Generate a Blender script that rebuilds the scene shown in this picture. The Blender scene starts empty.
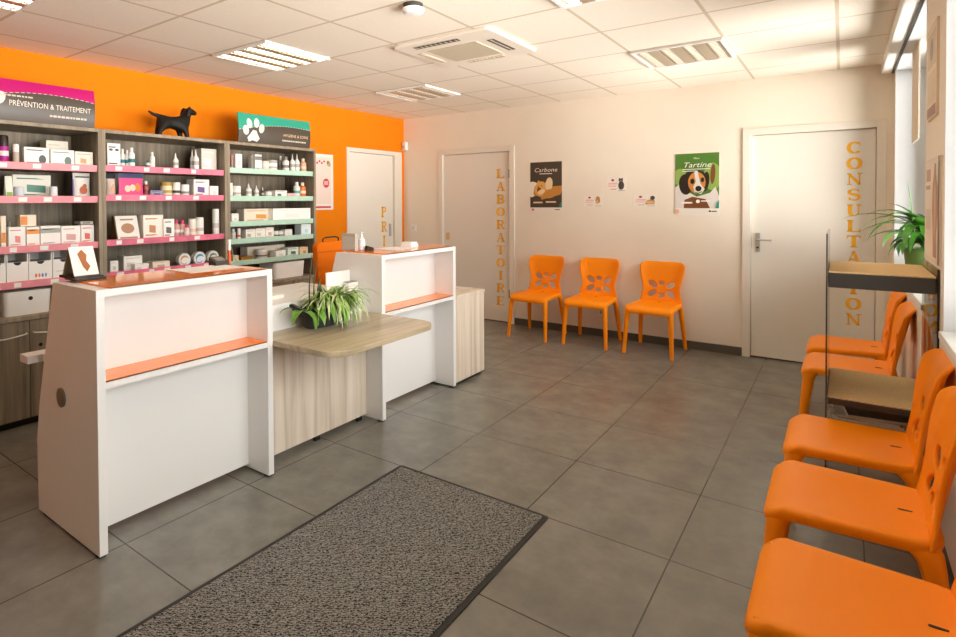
import bpy, bmesh, math, random
from mathutils import Vector, Matrix
random.seed(7)
SC = bpy.context.scene
COL = SC.collection
PI = math.pi
# ------------------------------------------------------------------ materials
def lin(h):
    if isinstance(h, str):
        r = [int(h[i:i+2], 16)/255 for i in (0, 2, 4)]
        return tuple(c/12.92 if c <= .04045 else ((c+.055)/1.055)**2.4 for c in r)
    return tuple(h)
MATS = {}
def mat(name, col, rough=.5, spec=.5, metal=0., noise=0., nscale=(8, 8, 8), bump=0., coat=0.):
    if name in MATS: return MATS[name]
    m = bpy.data.materials.new(name); m.use_nodes = True
    nt = m.node_tree; b = nt.nodes['Principled BSDF']
    c = lin(col)
    b.inputs['Base Color'].default_value = (*c, 1)
    b.inputs['Roughness'].default_value = rough
    b.inputs['Specular IOR Level'].default_value = spec
    b.inputs['Metallic'].default_value = metal
    b.inputs['Coat Weight'].default_value = coat
    if noise or bump:
        tc = nt.nodes.new('ShaderNodeTexCoord'); mp = nt.nodes.new('ShaderNodeMapping')
        mp.inputs['Scale'].default_value = nscale
        nz = nt.nodes.new('ShaderNodeTexNoise'); nz.inputs['Scale'].default_value = 1; nz.inputs['Detail'].default_value = 5
        nt.links.new(tc.outputs['Object'], mp.inputs['Vector']); nt.links.new(mp.outputs['Vector'], nz.inputs['Vector'])
        if noise:
            rp = nt.nodes.new('ShaderNodeValToRGB')
            rp.color_ramp.elements[0].position = .3; rp.color_ramp.elements[1].position = .7
            rp.color_ramp.elements[0].color = (*[x*(1-noise) for x in c], 1)
            rp.color_ramp.elements[1].color = (*[min(1, x*(1+noise)) for x in c], 1)
            nt.links.new(nz.outputs['Fac'], rp.inputs['Fac']); nt.links.new(rp.outputs['Color'], b.inputs['Base Color'])
        if bump:
            bp = nt.nodes.new('ShaderNodeBump'); bp.inputs['Strength'].default_value = bump; bp.inputs['Distance'].default_value = .004
            nt.links.new(nz.outputs['Fac'], bp.inputs['Height']); nt.links.new(bp.outputs['Normal'], b.inputs['Normal'])
    MATS[name] = m
    return m
def pm(col, rough=.45):                      # packaging colour
    return mat('pack_'+col, col, rough)
def glass_mat(name, tint=(1, 1, 1), ior=1.5, rough=0.0):
    if name in MATS: return MATS[name]
    m = bpy.data.materials.new(name); m.use_nodes = True; nt = m.node_tree
    nt.nodes.remove(nt.nodes['Principled BSDF']); out = nt.nodes['Material Output']
    t = nt.nodes.new('ShaderNodeBsdfTransparent'); t.inputs['Color'].default_value = (*tint, 1)
    g = nt.nodes.new('ShaderNodeBsdfGlossy'); g.inputs['Roughness'].default_value = rough
    f = nt.nodes.new('ShaderNodeFresnel'); f.inputs['IOR'].default_value = ior
    x = nt.nodes.new('ShaderNodeMixShader')
    nt.links.new(f.outputs[0], x.inputs[0]); nt.links.new(t.outputs[0], x.inputs[1]); nt.links.new(g.outputs[0], x.inputs[2])
    nt.links.new(x.outputs[0], out.inputs[0]); MATS[name] = m
    return m
def emit(name, col, s):
    if name in MATS: return MATS[name]
    m = bpy.data.materials.new(name); m.use_nodes = True; b = m.node_tree.nodes['Principled BSDF']
    b.inputs['Base Color'].default_value = (.9, .9, .9, 1)
    b.inputs['Emission Color'].default_value = (*lin(col), 1); b.inputs['Emission Strength'].default_value = s
    MATS[name] = m; return m
def nodes(name):
    m = bpy.data.materials.new(name); m.use_nodes = True; MATS[name] = m
    return m, m.node_tree, m.node_tree.nodes['Principled BSDF']
# ------------------------------------------------------------------ objects
ORIG = {}
def tag(o, label, cat, group=None):
    o['label'] = label; o['category'] = cat
    if group: o['group'] = group
    return o
def thing(name, label, cat, loc, rotz=0, group=None):
    o = bpy.data.objects.new(name, None); COL.objects.link(o)
    o.location = loc; o.rotation_euler = (0, 0, rotz); o.empty_display_size = .1
    ORIG[o.name] = Vector(loc) if not rotz else Vector((0, 0, 0))
    return tag(o, label, cat, group)
def obj(name, bm, m, parent=None, loc=None, smooth=False, bevel=0., label=None, local=False):
    """link a bmesh built in world coordinates as ONE mesh object (children keep their thing's origin)"""
    bmesh.ops.recalc_face_normals(bm, faces=bm.faces)
    if bevel:
        es = [e for e in bm.edges if len(e.link_faces) == 2 and e.calc_face_angle(0) > .6]
        try: bmesh.ops.bevel(bm, geom=es, offset=bevel, segments=2, profile=.6, affect='EDGES', clamp_overlap=True)
        except Exception: pass
    if parent is not None:
        off = Vector((0, 0, 0)) if local else ORIG[parent.name]
        org = off; pos = (0, 0, 0)
    else:
        if loc is None:
            n = len(bm.verts); xs = [v.co for v in bm.verts]
            loc = (sum(v.x for v in xs)/n, sum(v.y for v in xs)/n, min(v.z for v in xs))
        off = Vector(loc); org = off; pos = loc
    if off.length: bmesh.ops.translate(bm, vec=-off, verts=bm.verts)
    me = bpy.data.meshes.new(name)
    bm.to_mesh(me); bm.free()
    for mm in (m if isinstance(m, (list, tuple)) else [m]): me.materials.append(mm)
    if smooth:
        me.polygons.foreach_set('use_smooth', [True]*len(me.polygons))
        try: me.set_sharp_from_angle(angle=math.radians(40 if smooth is True else smooth))
        except Exception: pass
    o = bpy.data.objects.new(name, me); COL.objects.link(o)
    o.location = pos
    if parent is not None: o.parent = parent
    ORIG[o.name] = org
    if label: o['label'] = label
    return o
def struct(name, bm, m, **k):
    o = obj(name, bm, m, loc=k.pop('loc', (0, 0, 0)), **k); o['kind'] = 'structure'; return o
def bake(o):
    bpy.context.view_layer.update()
    dg = bpy.context.evaluated_depsgraph_get()
    me = bpy.data.meshes.new_from_object(o.evaluated_get(dg))
    o.modifiers.clear(); o.data = me
    me.polygons.foreach_set('use_smooth', [True]*len(me.polygons))
def dup(o, loc, rotz, label=None):
    r = o.copy(); COL.objects.link(r); r.location = loc; r.rotation_euler = (0, 0, rotz)
    if label: r['label'] = label
    for ch in list(o.children):
        c = ch.copy(); COL.objects.link(c); c.parent = r
        for g in list(ch.children):
            d = g.copy(); COL.objects.link(d); d.parent = c
    return r
# ------------------------------------------------------------------ mesh builders
def BM(): return bmesh.new()
def box(bm, x0, x1, y0, y1, z0, z1, mi=0):
    v = [bm.verts.new((x, y, z)) for z in (z0, z1) for y in (y0, y1) for x in (x0, x1)]
    for f in ((0, 2, 3, 1), (4, 5, 7, 6), (0, 1, 5, 4), (2, 6, 7, 3), (0, 4, 6, 2), (1, 3, 7, 5)):
        bm.faces.new([v[i] for i in f]).material_index = mi
    return bm
def bx(*a): return box(BM(), *a)
def prism(bm, poly, axis, a, b, mi=0):
    """extrude a 2D polygon along axis from a to b; axis x: poly is (y,z); y: (x,z); z: (x,y)"""
    P = {'x': lambda p, t: (t, p[0], p[1]), 'y': lambda p, t: (p[0], t, p[1]), 'z': lambda p, t: (p[0], p[1], t)}[axis]
    n = len(poly)
    A = [bm.verts.new(P(p, a)) for p in poly]; B = [bm.verts.new(P(p, b)) for p in poly]
    bm.faces.new(A).material_index = mi; bm.faces.new(B[::-1]).material_index = mi
    for i in range(n):
        bm.faces.new((A[i], B[i], B[(i+1) % n], A[(i+1) % n])).material_index = mi
    return bm
def lathe(bm, prof, c, n=20, axis='z', mi=0):
    """prof: list of (r, t)"""
    rings = []
    for r, t in prof:
        ring = []
        for k in range(n):
            a = 2*PI*k/n; p = (r*math.cos(a), r*math.sin(a))
            co = (c[0]+p[0], c[1]+p[1], c[2]+t) if axis == 'z' else ((c[0]+t, c[1]+p[0], c[2]+p[1]) if axis == 'x' else (c[0]+p[0], c[1]+t, c[2]+p[1]))
            ring.append(bm.verts.new(co))
        rings.append(ring)
    for A, B in zip(rings, rings[1:]):
        for k in range(n):
            bm.faces.new((A[k], A[(k+1) % n], B[(k+1) % n], B[k])).material_index = mi
    bm.faces.new(rings[0][::-1]).material_index = mi; bm.faces.new(rings[-1]).material_index = mi
    return bm
def smooth_path(pts, n=6):
    P = [Vector(p) for p in pts]
    out = []
    for i in range(len(P)-1):
        p0 = P[max(i-1, 0)]; p1 = P[i]; p2 = P[i+1]; p3 = P[min(i+2, len(P)-1)]
        for k in range(n):
            t = k/n
            out.append(.5*((2*p1)+(p2-p0)*t+(2*p0-5*p1+4*p2-p3)*t*t+(3*p1-p0-3*p2+p3)*t**3))
    out.append(P[-1]); return out
def tube(bm, path, rad, n=10, mi=0):
    """rad: number or list of (rx, ry) per point; round section swept along the path"""
    P = [Vector(p) for p in path]
    up = Vector((0, 0, 1)); rings = []
    for i, p in enumerate(P):
        d = (P[min(i+1, len(P)-1)]-P[max(i-1, 0)]).normalized()
        ref = Vector((0, 1, 0)) if abs(d.z) > .5 else up
        a = d.cross(ref).normalized(); b = a.cross(d).normalized()
        rx, ry = (rad, rad) if not isinstance(rad, (list, tuple)) else (rad[i] if isinstance(rad[i], (list, tuple)) else (rad[i], rad[i]))
        rings.append([bm.verts.new(p+a*rx*math.cos(2*PI*k/n)+b*ry*math.sin(2*PI*k/n)) for k in range(n)])
    for A, B in zip(rings, rings[1:]):
        for k in range(n):
            bm.faces.new((A[k], A[(k+1) % n], B[(k+1) % n], B[k])).material_index = mi
    bm.faces.new(rings[0][::-1]).material_index = mi; bm.faces.new(rings[-1]).material_index = mi
    return bm
def loft(bm, secs, n=16, mi=0):
    """level oval sections: (x, y, z, rx, ry)"""
    rings = [[bm.verts.new((x+rx*math.cos(2*PI*k/n), y+ry*math.sin(2*PI*k/n), z)) for k in range(n)] for x, y, z, rx, ry in secs]
    for A, B in zip(rings, rings[1:]):
        for k in range(n): bm.faces.new((A[k], A[(k+1) % n], B[(k+1) % n], B[k])).material_index = mi
    bm.faces.new(rings[0][::-1]); bm.faces.new(rings[-1])
    return bm
def rrect(x0, x1, y0, y1, r, n=6):
    if not isinstance(r, (list, tuple)): r = (r, r, r, r)      # corners: x0y0, x1y0, x1y1, x0y1
    out = []
    for (cx, cy, a0, rr) in ((x0+r[0], y0+r[0], PI, r[0]), (x1-r[1], y0+r[1], 1.5*PI, r[1]), (x1-r[2], y1-r[2], 0, r[2]), (x0+r[3], y1-r[3], .5*PI, r[3])):
        if rr < 1e-5: out.append((cx, cy)); continue
        for k in range(n+1):
            a = a0+.5*PI*k/n; out.append((cx+rr*math.cos(a), cy+rr*math.sin(a)))
    return out
def ell(cx, cy, rx, ry, rot=0, n=20):
    c, s = math.cos(rot), math.sin(rot)
    return [(cx+rx*math.cos(2*PI*k/n)*c-ry*math.sin(2*PI*k/n)*s, cy+rx*math.cos(2*PI*k/n)*s+ry*math.sin(2*PI*k/n)*c) for k in range(n)]
def sheet(bm, poly, f, mi=0):
    try: bm.faces.new([bm.verts.new(f(*p)) for p in poly]).material_index = mi
    except ValueError: pass
def clip01(p):
    """keep the part of a polygon that lies on the printed sheet"""
    for ax, lim, sg in ((0, 0, 1), (0, 1, -1), (1, 0, 1), (1, 1, -1)):
        out = []
        for i in range(len(p)):
            a, b = p[i-1], p[i]; ia, ib = (a[ax]-lim)*sg >= 0, (b[ax]-lim)*sg >= 0
            if ia != ib:
                t = (lim-a[ax])/(b[ax]-a[ax]); out.append((a[0]+(b[0]-a[0])*t, a[1]+(b[1]-a[1])*t))
            if ib: out.append(b)
        p = out
        if not p: break
    return p
def ribbon(bm, pts, ws, f, mi=0):
    """flat stroke of varying width in 2D mapped by f(u, v)"""
    L = []; R = []
    for i, p in enumerate(pts):
        a = pts[max(i-1, 0)]; b = pts[min(i+1, len(pts)-1)]
        dx, dy = b[0]-a[0], b[1]-a[1]; l = math.hypot(dx, dy) or 1
        w = ws if not isinstance(ws, (list, tuple)) else ws[i]
        L.append(bm.verts.new(f(p[0]-dy/l*w/2, p[1]+dx/l*w/2))); R.append(bm.verts.new(f(p[0]+dy/l*w/2, p[1]-dx/l*w/2)))
    for i in range(len(pts)-1):
        bm.faces.new((L[i], R[i], R[i+1], L[i+1])).material_index = mi
def text_polys(bm, s, f, mi=0, shear=0., maxw=None):
    """sans letters of unit cap height mapped by f(u, v); returns width"""
    cu = bpy.data.curves.new('t', 'FONT'); cu.body = s; cu.size = 1.4; cu.resolution_u = 2
    if shear: cu.shear = shear
    o = bpy.data.objects.new('t', cu); COL.objects.link(o)
    bpy.context.view_layer.update()
    me = bpy.data.meshes.new_from_object(o.evaluated_get(bpy.context.evaluated_depsgraph_get()))
    w = max((v.co.x for v in me.vertices), default=1)
    k = 1 if not maxw else maxw/w
    vs = [bm.verts.new(f(v.co.x*k, v.co.y)) for v in me.vertices]
    for p in me.polygons:
        try: bm.faces.new([vs[i] for i in p.vertices]).material_index = mi
        except ValueError: pass
    bpy.data.objects.remove(o); bpy.data.curves.remove(cu); bpy.data.meshes.remove(me)
    return w*k
# ---- serif capitals (unit height, about .86 wide) drawn as fat and thin strokes
def arc(cx, cy, rx, ry, a0, a1, n=16):
    return [(cx+rx*math.cos(math.radians(a0+(a1-a0)*k/n)), cy+ry*math.sin(math.radians(a0+(a1-a0)*k/n))) for k in range(n+1)]
def wid(pts, thick, thin):                   # width follows how upright the stroke runs
    out = []
    for i in range(len(pts)):
        a = pts[max(i-1, 0)]; b = pts[min(i+1, len(pts)-1)]
        l = math.hypot(b[0]-a[0], b[1]-a[1]) or 1; out.append(thin+(thick-thin)*abs(b[1]-a[1])/l)
    return out
def glyph(bm, ch, f, mi=0):
    K, T = .25, .105                            # fat, thin
    def st(*pts, w=K): ribbon(bm, list(pts), w, f, mi)
    def bar(x0, x1, y, w=T): ribbon(bm, [(x0, y), (x1, y)], w, f, mi)
    def cv(p): ribbon(bm, p, wid(p, K, T), f, mi)
    if ch == 'I': st((.43, 0), (.43, 1)); bar(.22, .64, .035); bar(.22, .64, .965)
    elif ch == 'L':
        st((.22, 0), (.22, 1)); bar(.02, .42, .965); bar(.02, .8, .035); st((.77, 0), (.77, .28), w=.07)
    elif ch == 'T':
        st((.43, 0), (.43, 1)); bar(.04, .82, .965); bar(.22, .64, .035)
        st((.06, 1), (.06, .74), w=.06); st((.8, 1), (.8, .74), w=.06)
    elif ch == 'E':
        st((.2, 0), (.2, 1)); bar(.0, .76, .965); bar(.0, .78, .035); bar(.2, .58, .5)
        st((.74, 1), (.74, .75), w=.06); st((.76, 0), (.76, .27), w=.06); st((.58, .38), (.58, .62), w=.05)
    elif ch == 'A':
        st((.12, 0), (.42, .98), w=.075); st((.42, 1), (.72, 0), w=.2); bar(.22, .6, .34); bar(.0, .28, .03); bar(.5, .9, .03)
    elif ch == 'N':
        st((.15, 0), (.15, 1), w=.08); st((.12, .98), (.74, .02), w=.2); st((.74, 0), (.74, 1), w=.08)
        bar(.0, .3, .035); bar(.6, .9, .965); bar(.0, .2, .965)
    elif ch == 'O': cv(arc(.43, .5, .34, .45, 0, 360, 28))
    elif ch == 'C':
        cv(arc(.45, .5, .35, .45, 50, 318, 24)); st((.74, .98), (.74, .66), w=.06)
    elif ch == 'U':
        cv([(.2, 1)]+[(.2, .8)]+arc(.43, .36, .23, .32, 180, 270, 8)); p = arc(.43, .36, .27, .32, 270, 360, 8)+[(.7, 1)]
        ribbon(bm, p, .08, f, mi); bar(.02, .4, .965); bar(.56, .86, .965)
    elif ch == 'S':
        p = arc(.42, .73, .26, .225, 20, 180, 10)+arc(.42, .73, .26, .225, 190, 240, 4)+arc(.44, .27, .28, .235, 70, -20, 6)+arc(.44, .27, .28, .235, -30, -165, 10)
        w = [T+.02]*len(p)
        for i in range(8, 22): w[i] = K*.9
        ribbon(bm, p, w, f, mi); st((.68, .98), (.68, .68), w=.06); st((.15, .02), (.15, .34), w=.06)
    elif ch in 'PRB':
        st((.2, 0), (.2, 1)); bar(.0, .42, .965); bar(.0, .42, .035)
        cv([(.2, .965), (.42, .965)]+arc(.46, .74, .22, .225, 90, -90, 10)+[(.2, .515)])
        if ch == 'R': st((.42, .52), (.76, .0), w=.18); bar(.7, .9, .03)
        if ch == 'B': cv([(.2, .515), (.44, .515)]+arc(.48, .275, .26, .24, 90, -90, 10)+[(.2, .035)])
# ------------------------------------------------------------------ shared materials
WALL = mat('wall_paint_cream', 'f0e6d5', .85, .2, noise=.015, nscale=(3, 3, 3))
ORANGE_WALL = mat('wall_paint_orange', 'ee8405', .8, .2, noise=.02, nscale=(3, 3, 3))
WHITE_LAM = mat('white_laminate', 'e9e7e3', .35, .5)
DOOR_PAINT = mat('door_paint', 'ece6da', .45, .4)
FRAME_PAINT = mat('door_frame_paint', 'e9e1d3', .5, .4)
LETTER = mat('orange_vinyl', 'ffbc2e', .5, .4)
CHROME = mat('brushed_steel', 'c6c3bc', .3, .5, .6)
BLACK = mat('black_plastic', '17150f', .5, .4)
DARK = mat('dark_grey_plastic', '3a3833', .5, .4)
PLASTIC = mat('orange_chair_plastic', 'ff9100', .42, .25)
ACRYLIC = mat('orange_acrylic', 'fc8826', .07, .5)
CARD = mat('white_card', 'f4f2ec', .7, .2)
PVC = mat('white_pvc', 'f2f2ee', .4, .4)
def wood(name, base, dark, light, sc=(28, 28, 1.3), rough=.5):
    m, nt, b = nodes(name)
    tc = nt.nodes.new('ShaderNodeTexCoord'); mp = nt.nodes.new('ShaderNodeMapping'); mp.inputs['Scale'].default_value = sc
    n1 = nt.nodes.new('ShaderNodeTexNoise'); n1.inputs['Scale'].default_value = 1; n1.inputs['Detail'].default_value = 6; n1.inputs['Distortion'].default_value = .6
    rp = nt.nodes.new('ShaderNodeValToRGB'); e = rp.color_ramp.elements
    e[0].position = .28; e[0].color = (*lin(dark), 1); e[1].position = .74; e[1].color = (*lin(light), 1)
    x = e.new(.5); x.color = (*lin(base), 1)
    nt.links.new(tc.outputs['Object'], mp.inputs[0]); nt.links.new(mp.outputs[0], n1.inputs[0])
    nt.links.new(n1.outputs['Fac'], rp.inputs[0]); nt.links.new(rp.outputs[0], b.inputs['Base Color'])
    b.inputs['Roughness'].default_value = rough; b.inputs['Specular IOR Level'].default_value = .35
    return m
SHELF_WOOD = wood('grey_oak', '8a7d6a', '6e6354', 'a4967e')
SHELF_EDGE = wood('grey_oak_edge', '988a74', '82745f', 'ab9d86')
PALE_WOOD = wood('pale_striped_oak', 'dacbb7', 'bdab97', 'e8dccb', (22, 22, .8))
TABLE_WOOD = wood('table_oak', 'b3a284', '97876b', 'c6b598', (22, 1.6, 20), .32)
WORLD, EXPO = 12.0, 0.85
# ================================================================== the room
W, H, YB = 5.034, 2.547, -7.4
# floor: square dark tiles
def tile_mat(name, p, ox, oy, gap, col, dark, light, gcol, rough, nsc, spec=.5):
    m, nt, b = nodes(name); N = nt.nodes.new; L = nt.links.new
    tc = N('ShaderNodeTexCoord'); sp = N('ShaderNodeSeparateXYZ'); L(tc.outputs['Object'], sp.inputs[0])
    def M(op, a, bb=None):
        n = N('ShaderNodeMath'); n.operation = op
        for i, v in enumerate((a, bb)):
            if v is None: continue
            if isinstance(v, (int, float)): n.inputs[i].default_value = v
            else: L(v, n.inputs[i])
        return n.outputs[0]
    ds = []
    for ax, o in (('X', ox), ('Y', oy)):
        t = M('DIVIDE', M('SUBTRACT', sp.outputs[ax], o), p)
        fr = M('SUBTRACT', t, M('FLOOR', t))
        ds.append(M('MINIMUM', fr, M('SUBTRACT', 1.0, fr)))
    d = M('MULTIPLY', M('MINIMUM', ds[0], ds[1]), p)
    mask = M('LESS_THAN', d, gap/2)
    nz = N('ShaderNodeTexNoise'); nz.inputs['Scale'].default_value = nsc; nz.inputs['Detail'].default_value = 7; nz.inputs['Roughness'].default_value = .65
    L(tc.outputs['Object'], nz.inputs[0])
    rp = N('ShaderNodeValToRGB'); e = rp.color_ramp.elements
    e[0].position = .3; e[0].color = (*lin(dark), 1); e[1].position = .7; e[1].color = (*lin(light), 1)
    x = e.new(.5); x.color = (*lin(col), 1)
    L(nz.outputs['Fac'], rp.inputs[0])
    mx = N('ShaderNodeMix'); mx.data_type = 'RGBA'
    L(mask, mx.inputs[0]); L(rp.outputs[0], mx.inputs[6]); mx.inputs[7].default_value = (*lin(gcol), 1)
    L(mx.outputs[2], b.inputs['Base Color'])
    b.inputs['Roughness'].default_value = rough; b.inputs['Specular IOR Level'].default_value = spec
    bp = N('ShaderNodeBump'); bp.inputs['Strength'].default_value = .25; bp.inputs['Distance'].default_value = .002; bp.invert = True
    L(mask, bp.inputs['Height']); L(bp.outputs[0], b.inputs['Normal'])
    return m
FLOOR = tile_mat('grey_floor_tiles', .627, 4.155, -.467, .006, '7a776d', '6e6b62', '868378', '423f39', .24, 5)
CEIL = tile_mat('ceiling_tiles', .617, 4.055, -1.08, .02, 'f3ebdc', 'f0e7d7', 'f6eee1', 'd3c5ae', .9, 60, .1)
struct('floor', bx(-.3, W+.5, YB-.3, .3, -.1, 0), FLOOR)
struct('ceiling', bx(-.3, W+.5, YB-.3, .3, H, H+.1), CEIL)
# left (orange) wall with its door opening
b = BM(); DY0, DY1, DZ = -1.115, -.062, 2.10
box(b, -.2, 0, YB-.2, DY0, 0, H); box(b, -.2, 0, DY1, .2, 0, H); box(b, -.2, 0, DY0, DY1, DZ, H)
box(b, -.25, -.2, YB-.2, .2, 0, H)  # unseen backing added to stop daylight leaking round the door
struct('wall_left', b, ORANGE_WALL)
# back wall with two door openings
L0, L1, C0, C1, DT = .566, 1.642, 3.967, 4.99, 2.10
b = BM()
box(b, 0, L0, 0, .2, 0, H); box(b, L1, C0, 0, .2, 0, H); box(b, C1, W+.4, 0, .2, 0, H); box(b, L0, L1, 0, .2, DT, H); box(b, C0, C1, 0, .2, DT, H)
box(b, 0, W+.4, .2, .25, 0, H)  # added layer behind both doors, out of sight, blocks stray daylight
struct('wall_back', b, WALL)
# right wall, two deep window openings
W1 = (-2.22, -.15, .89, 2.46); W2 = (-5.5, -2.90, .88, 2.46); XR = W+.26
b = BM()
box(b, W, XR, W1[1], 0, 0, H); box(b, W, XR, W2[1], W1[0], 0, H); box(b, W, XR, YB-.2, W2[0], 0, H)
for w in (W1, W2):
    box(b, W, XR, w[0], w[1], 0, w[2]); box(b, W, XR, w[0], w[1], w[3], H)
struct('wall_right', b, WALL)
# white painted reveals lining the window openings
for i, w in enumerate((W1, W2)):
    b = BM(); e = .004
    box(b, W-.001, XR, w[1]-e, w[1], w[2], w[3]); box(b, W-.001, XR, w[0], w[0]+e, w[2], w[3]); box(b, W-.001, XR, w[0], w[1], w[3]-e, w[3])
    struct('trim_%d' % (i+1), b, mat('reveal_white', 'e6e9ea', .7, .2))
# wall behind the camera
struct('wall_front', bx(0, W, YB-.2, YB, 0, H), mat('wall_paint_white', 'eef0ee', .85, .2))
GLASS = glass_mat('window_glass')
def window(n, w, x):
    y0, y1, z0, z1 = w
    root = bpy.data.objects.new('window_%d' % n, None); COL.objects.link(root); root['kind'] = 'structure'; root.location = (x, (y0+y1)/2, z0); ORIG[root.name] = Vector(root.location)
    b = BM(); t = .06
    for a in (y0, y1-t): box(b, x, x+.06, a, a+t, z0, z1)
    for a in (z0, z1-t): box(b, x, x+.06, y0+t, y1-t, a, a+t)
    k = max(1, round((y1-y0)/1.0))
    for i in range(1, k):
        yy = y0+(y1-y0)*i/k; box(b, x, x+.06, yy-.04, yy+.04, z0+t, z1-t)
    obj('window_frame', b, PVC, root)
    obj('glass_pane', bx(x+.028, x+.034, y0+.05, y1-.05, z0+.05, z1-.05), GLASS, root)
    obj('window_sill', bx(W-.015, x, y0-.01, y1+.01, z0, z0+.03), PVC, root, bevel=.004)
    return root
window(1, W1, XR-.06); window(2, W2, XR-.06)
# skirting on the back wall, corner trim
BASE = mat('grey_skirting', '59544a', .4, .4, noise=.06, nscale=(9, 9, 9))
b = bx(L1, C0, -.012, 0, 0, .077); struct('baseboard_back', b, BASE)
struct('baseboard_right', bx(W-.012, W, YB, -.0, 0, .077), BASE)
struct('baseboard_left', bx(0, .012, -2.0, DY0, 0, .077), BASE)
# ------------------------------------------------------------------ doors
def door(n, kind):
    r = bpy.data.objects.new('door_%d' % n, None); COL.objects.link(r); r['kind'] = 'structure'; return r
def back_door(n, x0, x1, word, lx, lz0, pitch, lh, lw, hinge_right):
    r = door(n, 0); r.location = ((x0+x1)/2, 0, 0); ORIG[r.name] = Vector(r.location)
    t = .065; b = BM()
    box(b, x0, x0+t, -.014, .14, 0, DT); box(b, x1-t, x1, -.014, .14, 0, DT); box(b, x0+t, x1-t, -.014, .14, DT-t, DT)
    obj('door_frame', b, FRAME_PAINT, r, bevel=.003)
    lf = obj('door_leaf', bx(x0+t+.004, x1-t-.004, .02, .06, .012, DT-t-.004), DOOR_PAINT, r)
    obj('threshold_gap', bx(x0+t, x1-t, .03, .055, .0005, .012), BLACK, r)
    b = BM()
    for i, ch in enumerate(word):
        z = lz0-i*pitch
        glyph(b, ch, lambda u, v: (lx+(u-.43)*lw, .0185, z-lh/2+v*lh))
    obj('lettering', b, LETTER, r, label='orange vertical lettering')
    return r
r = back_door(1, C0, C1, 'CONSULTATION', 4.782, 1.88, .1315, .098, .116, True)
hp = obj('door_handle', box(BM(), 4.07, 4.105, .008, .02, .97, 1.145), CHROME, r, bevel=.003)
obj('lever', tube(BM(), smooth_path([(4.087, .012, 1.085), (4.087, -.035, 1.085), (4.10, -.045, 1.085), (4.20, -.045, 1.083)], 4), .009), CHROME, hp, smooth=True)
obj('keyhole', lathe(BM(), [(.009, 0), (.009, .002)], (4.087, .006, 1.01), 12, 'y'), BLACK, hp)
r = back_door(2, L0, L1, 'LABORATOIRE', 1.445, 1.775, .152, .104, .130, True)
for z in (1.72, .3): obj('hinge', lathe(BM(), [(.008, 0), (.008, .1)], (L1-.067, -.008, z), 10), DARK, r)
obj('pictogram_sticker', box(BM(), .66, .72, .0165, .0195, .96, 1.05), mat('sticker_tan', 'e0c090', .6), r, label='small tan sticker')
# door in the orange wall
r = door(3, 0); r.location = (0, (DY0+DY1)/2, 0); ORIG[r.name] = Vector(r.location)
b = BM(); t = .05
box(b, -.15, .014, DY0, DY0+t, 0, DZ); box(b, -.15, .014, DY1-.15, DY1, 0, DZ); box(b, -.15, .014, DY0+t, DY1-.15, DZ-t, DZ)
obj('door_frame', b, FRAME_PAINT, r, bevel=.003)
obj('door_leaf', bx(-.06, -.02, DY0+t+.004, DY1-.154, .012, DZ-t-.004), DOOR_PAINT, r)
b = BM()
for i, ch in enumerate('PRI'):
    z = 1.315-i*.187; glyph(b, ch, lambda u, v: (-.0185, -.40+(u-.43)*.13, z-.066+v*.13))
obj('lettering', b, LETTER, r, label='orange vertical lettering')
b = BM(); box(b, -.02, -.008, -.30, -.262, 1.0, 1.16); obj('door_handle', b, CHROME, r, bevel=.003)
# ------------------------------------------------------------------ ceiling fixtures
def ceiling_light(x0, y0, label, lit):
    p = .617; x1, y1 = x0+p, y0+p
    t = thing('ceiling_light', label, 'ceiling light', ((x0+x1)/2, (y0+y1)/2, H-.03), group='louvred ceiling lights')
    b = BM(); e = .02
    for a in (x0+.004, x1-.004-e): box(b, a, a+e, y0+.004, y1-.004, H-.018, H-.001)
    for a in (y0+.004, y1-.004-e): box(b, x0+.024, x1-.024, a, a+e, H-.018, H-.001)
    obj('frame', b, PVC, t)
    obj('reflector', bx(x0+.024, x1-.024, y0+.024, y1-.024, H-.004, H-.001), mat('lamp_reflector', 'e6e0d4', .25, .5, .6), t)
    for k in range(4):
        xx = x0+.08+k*(p-.16)/3
        obj('lamp_tube', bx(xx-.024, xx+.024, y0+.03, y1-.03, H-.009, H-.005), emit('lamp_%s' % lit, 'fff4e0', lit), t)
    b = BM()
    for k in range(3):
        xx = x0+.08+(k+.5)*(p-.16)/3; box(b, xx-.034, xx+.034, y0+.024, y1-.024, H-.016, H-.010)
    for k in range(14):
        yy = y0+.05+k*(p-.1)/13; box(b, x0+.024, x1-.024, yy-.0015, yy+.0015, H-.017, H-.0105)
    obj('louvre', b, mat('louvre_aluminium', 'cfc2ae', .35, .5, .7), t)
    return t
P = .617
gx = lambda k: 4.055+k*P
gy = lambda k: -1.08-k*P
ceiling_light(gx(-5), gy(4), 'brightly lit louvred square ceiling light in front of the shelves', 5.0)
ceiling_light(gx(-5), gy(1), 'dim louvred square ceiling light nearest the orange wall corner', .6)
ceiling_light(gx(-1), gy(1), 'dim louvred square ceiling light nearest the consultation door', .6)
ceiling_light(gx(-1), gy(4), 'louvred ceiling light cut by the top edge right of the smoke detector', 5.0)
ceiling_light(gx(-5), gy(7), 'louvred ceiling light in the top left corner above the magenta sign', 5.0)
ceiling_light(gx(-1), gy(7), 'added louvred ceiling light above the window chairs, out of view', 5.0)  # unseen extra lamp, added to light the chairs by the window
t = thing('air_conditioner', 'square white ceiling cassette air conditioner with central grey grille', 'air conditioner', (2.545, -2.53, H-.03))
ax0, ax1, ay0, ay1 = 2.16, 2.93, -2.89, -2.18
b = BM(); prism(b, rrect(ax0, ax1, ay0, ay1, .03), 'z', H-.022, H-.0005); obj('fascia', b, mat('ac_white', 'efe6d8', .45), t, bevel=.004)
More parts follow.
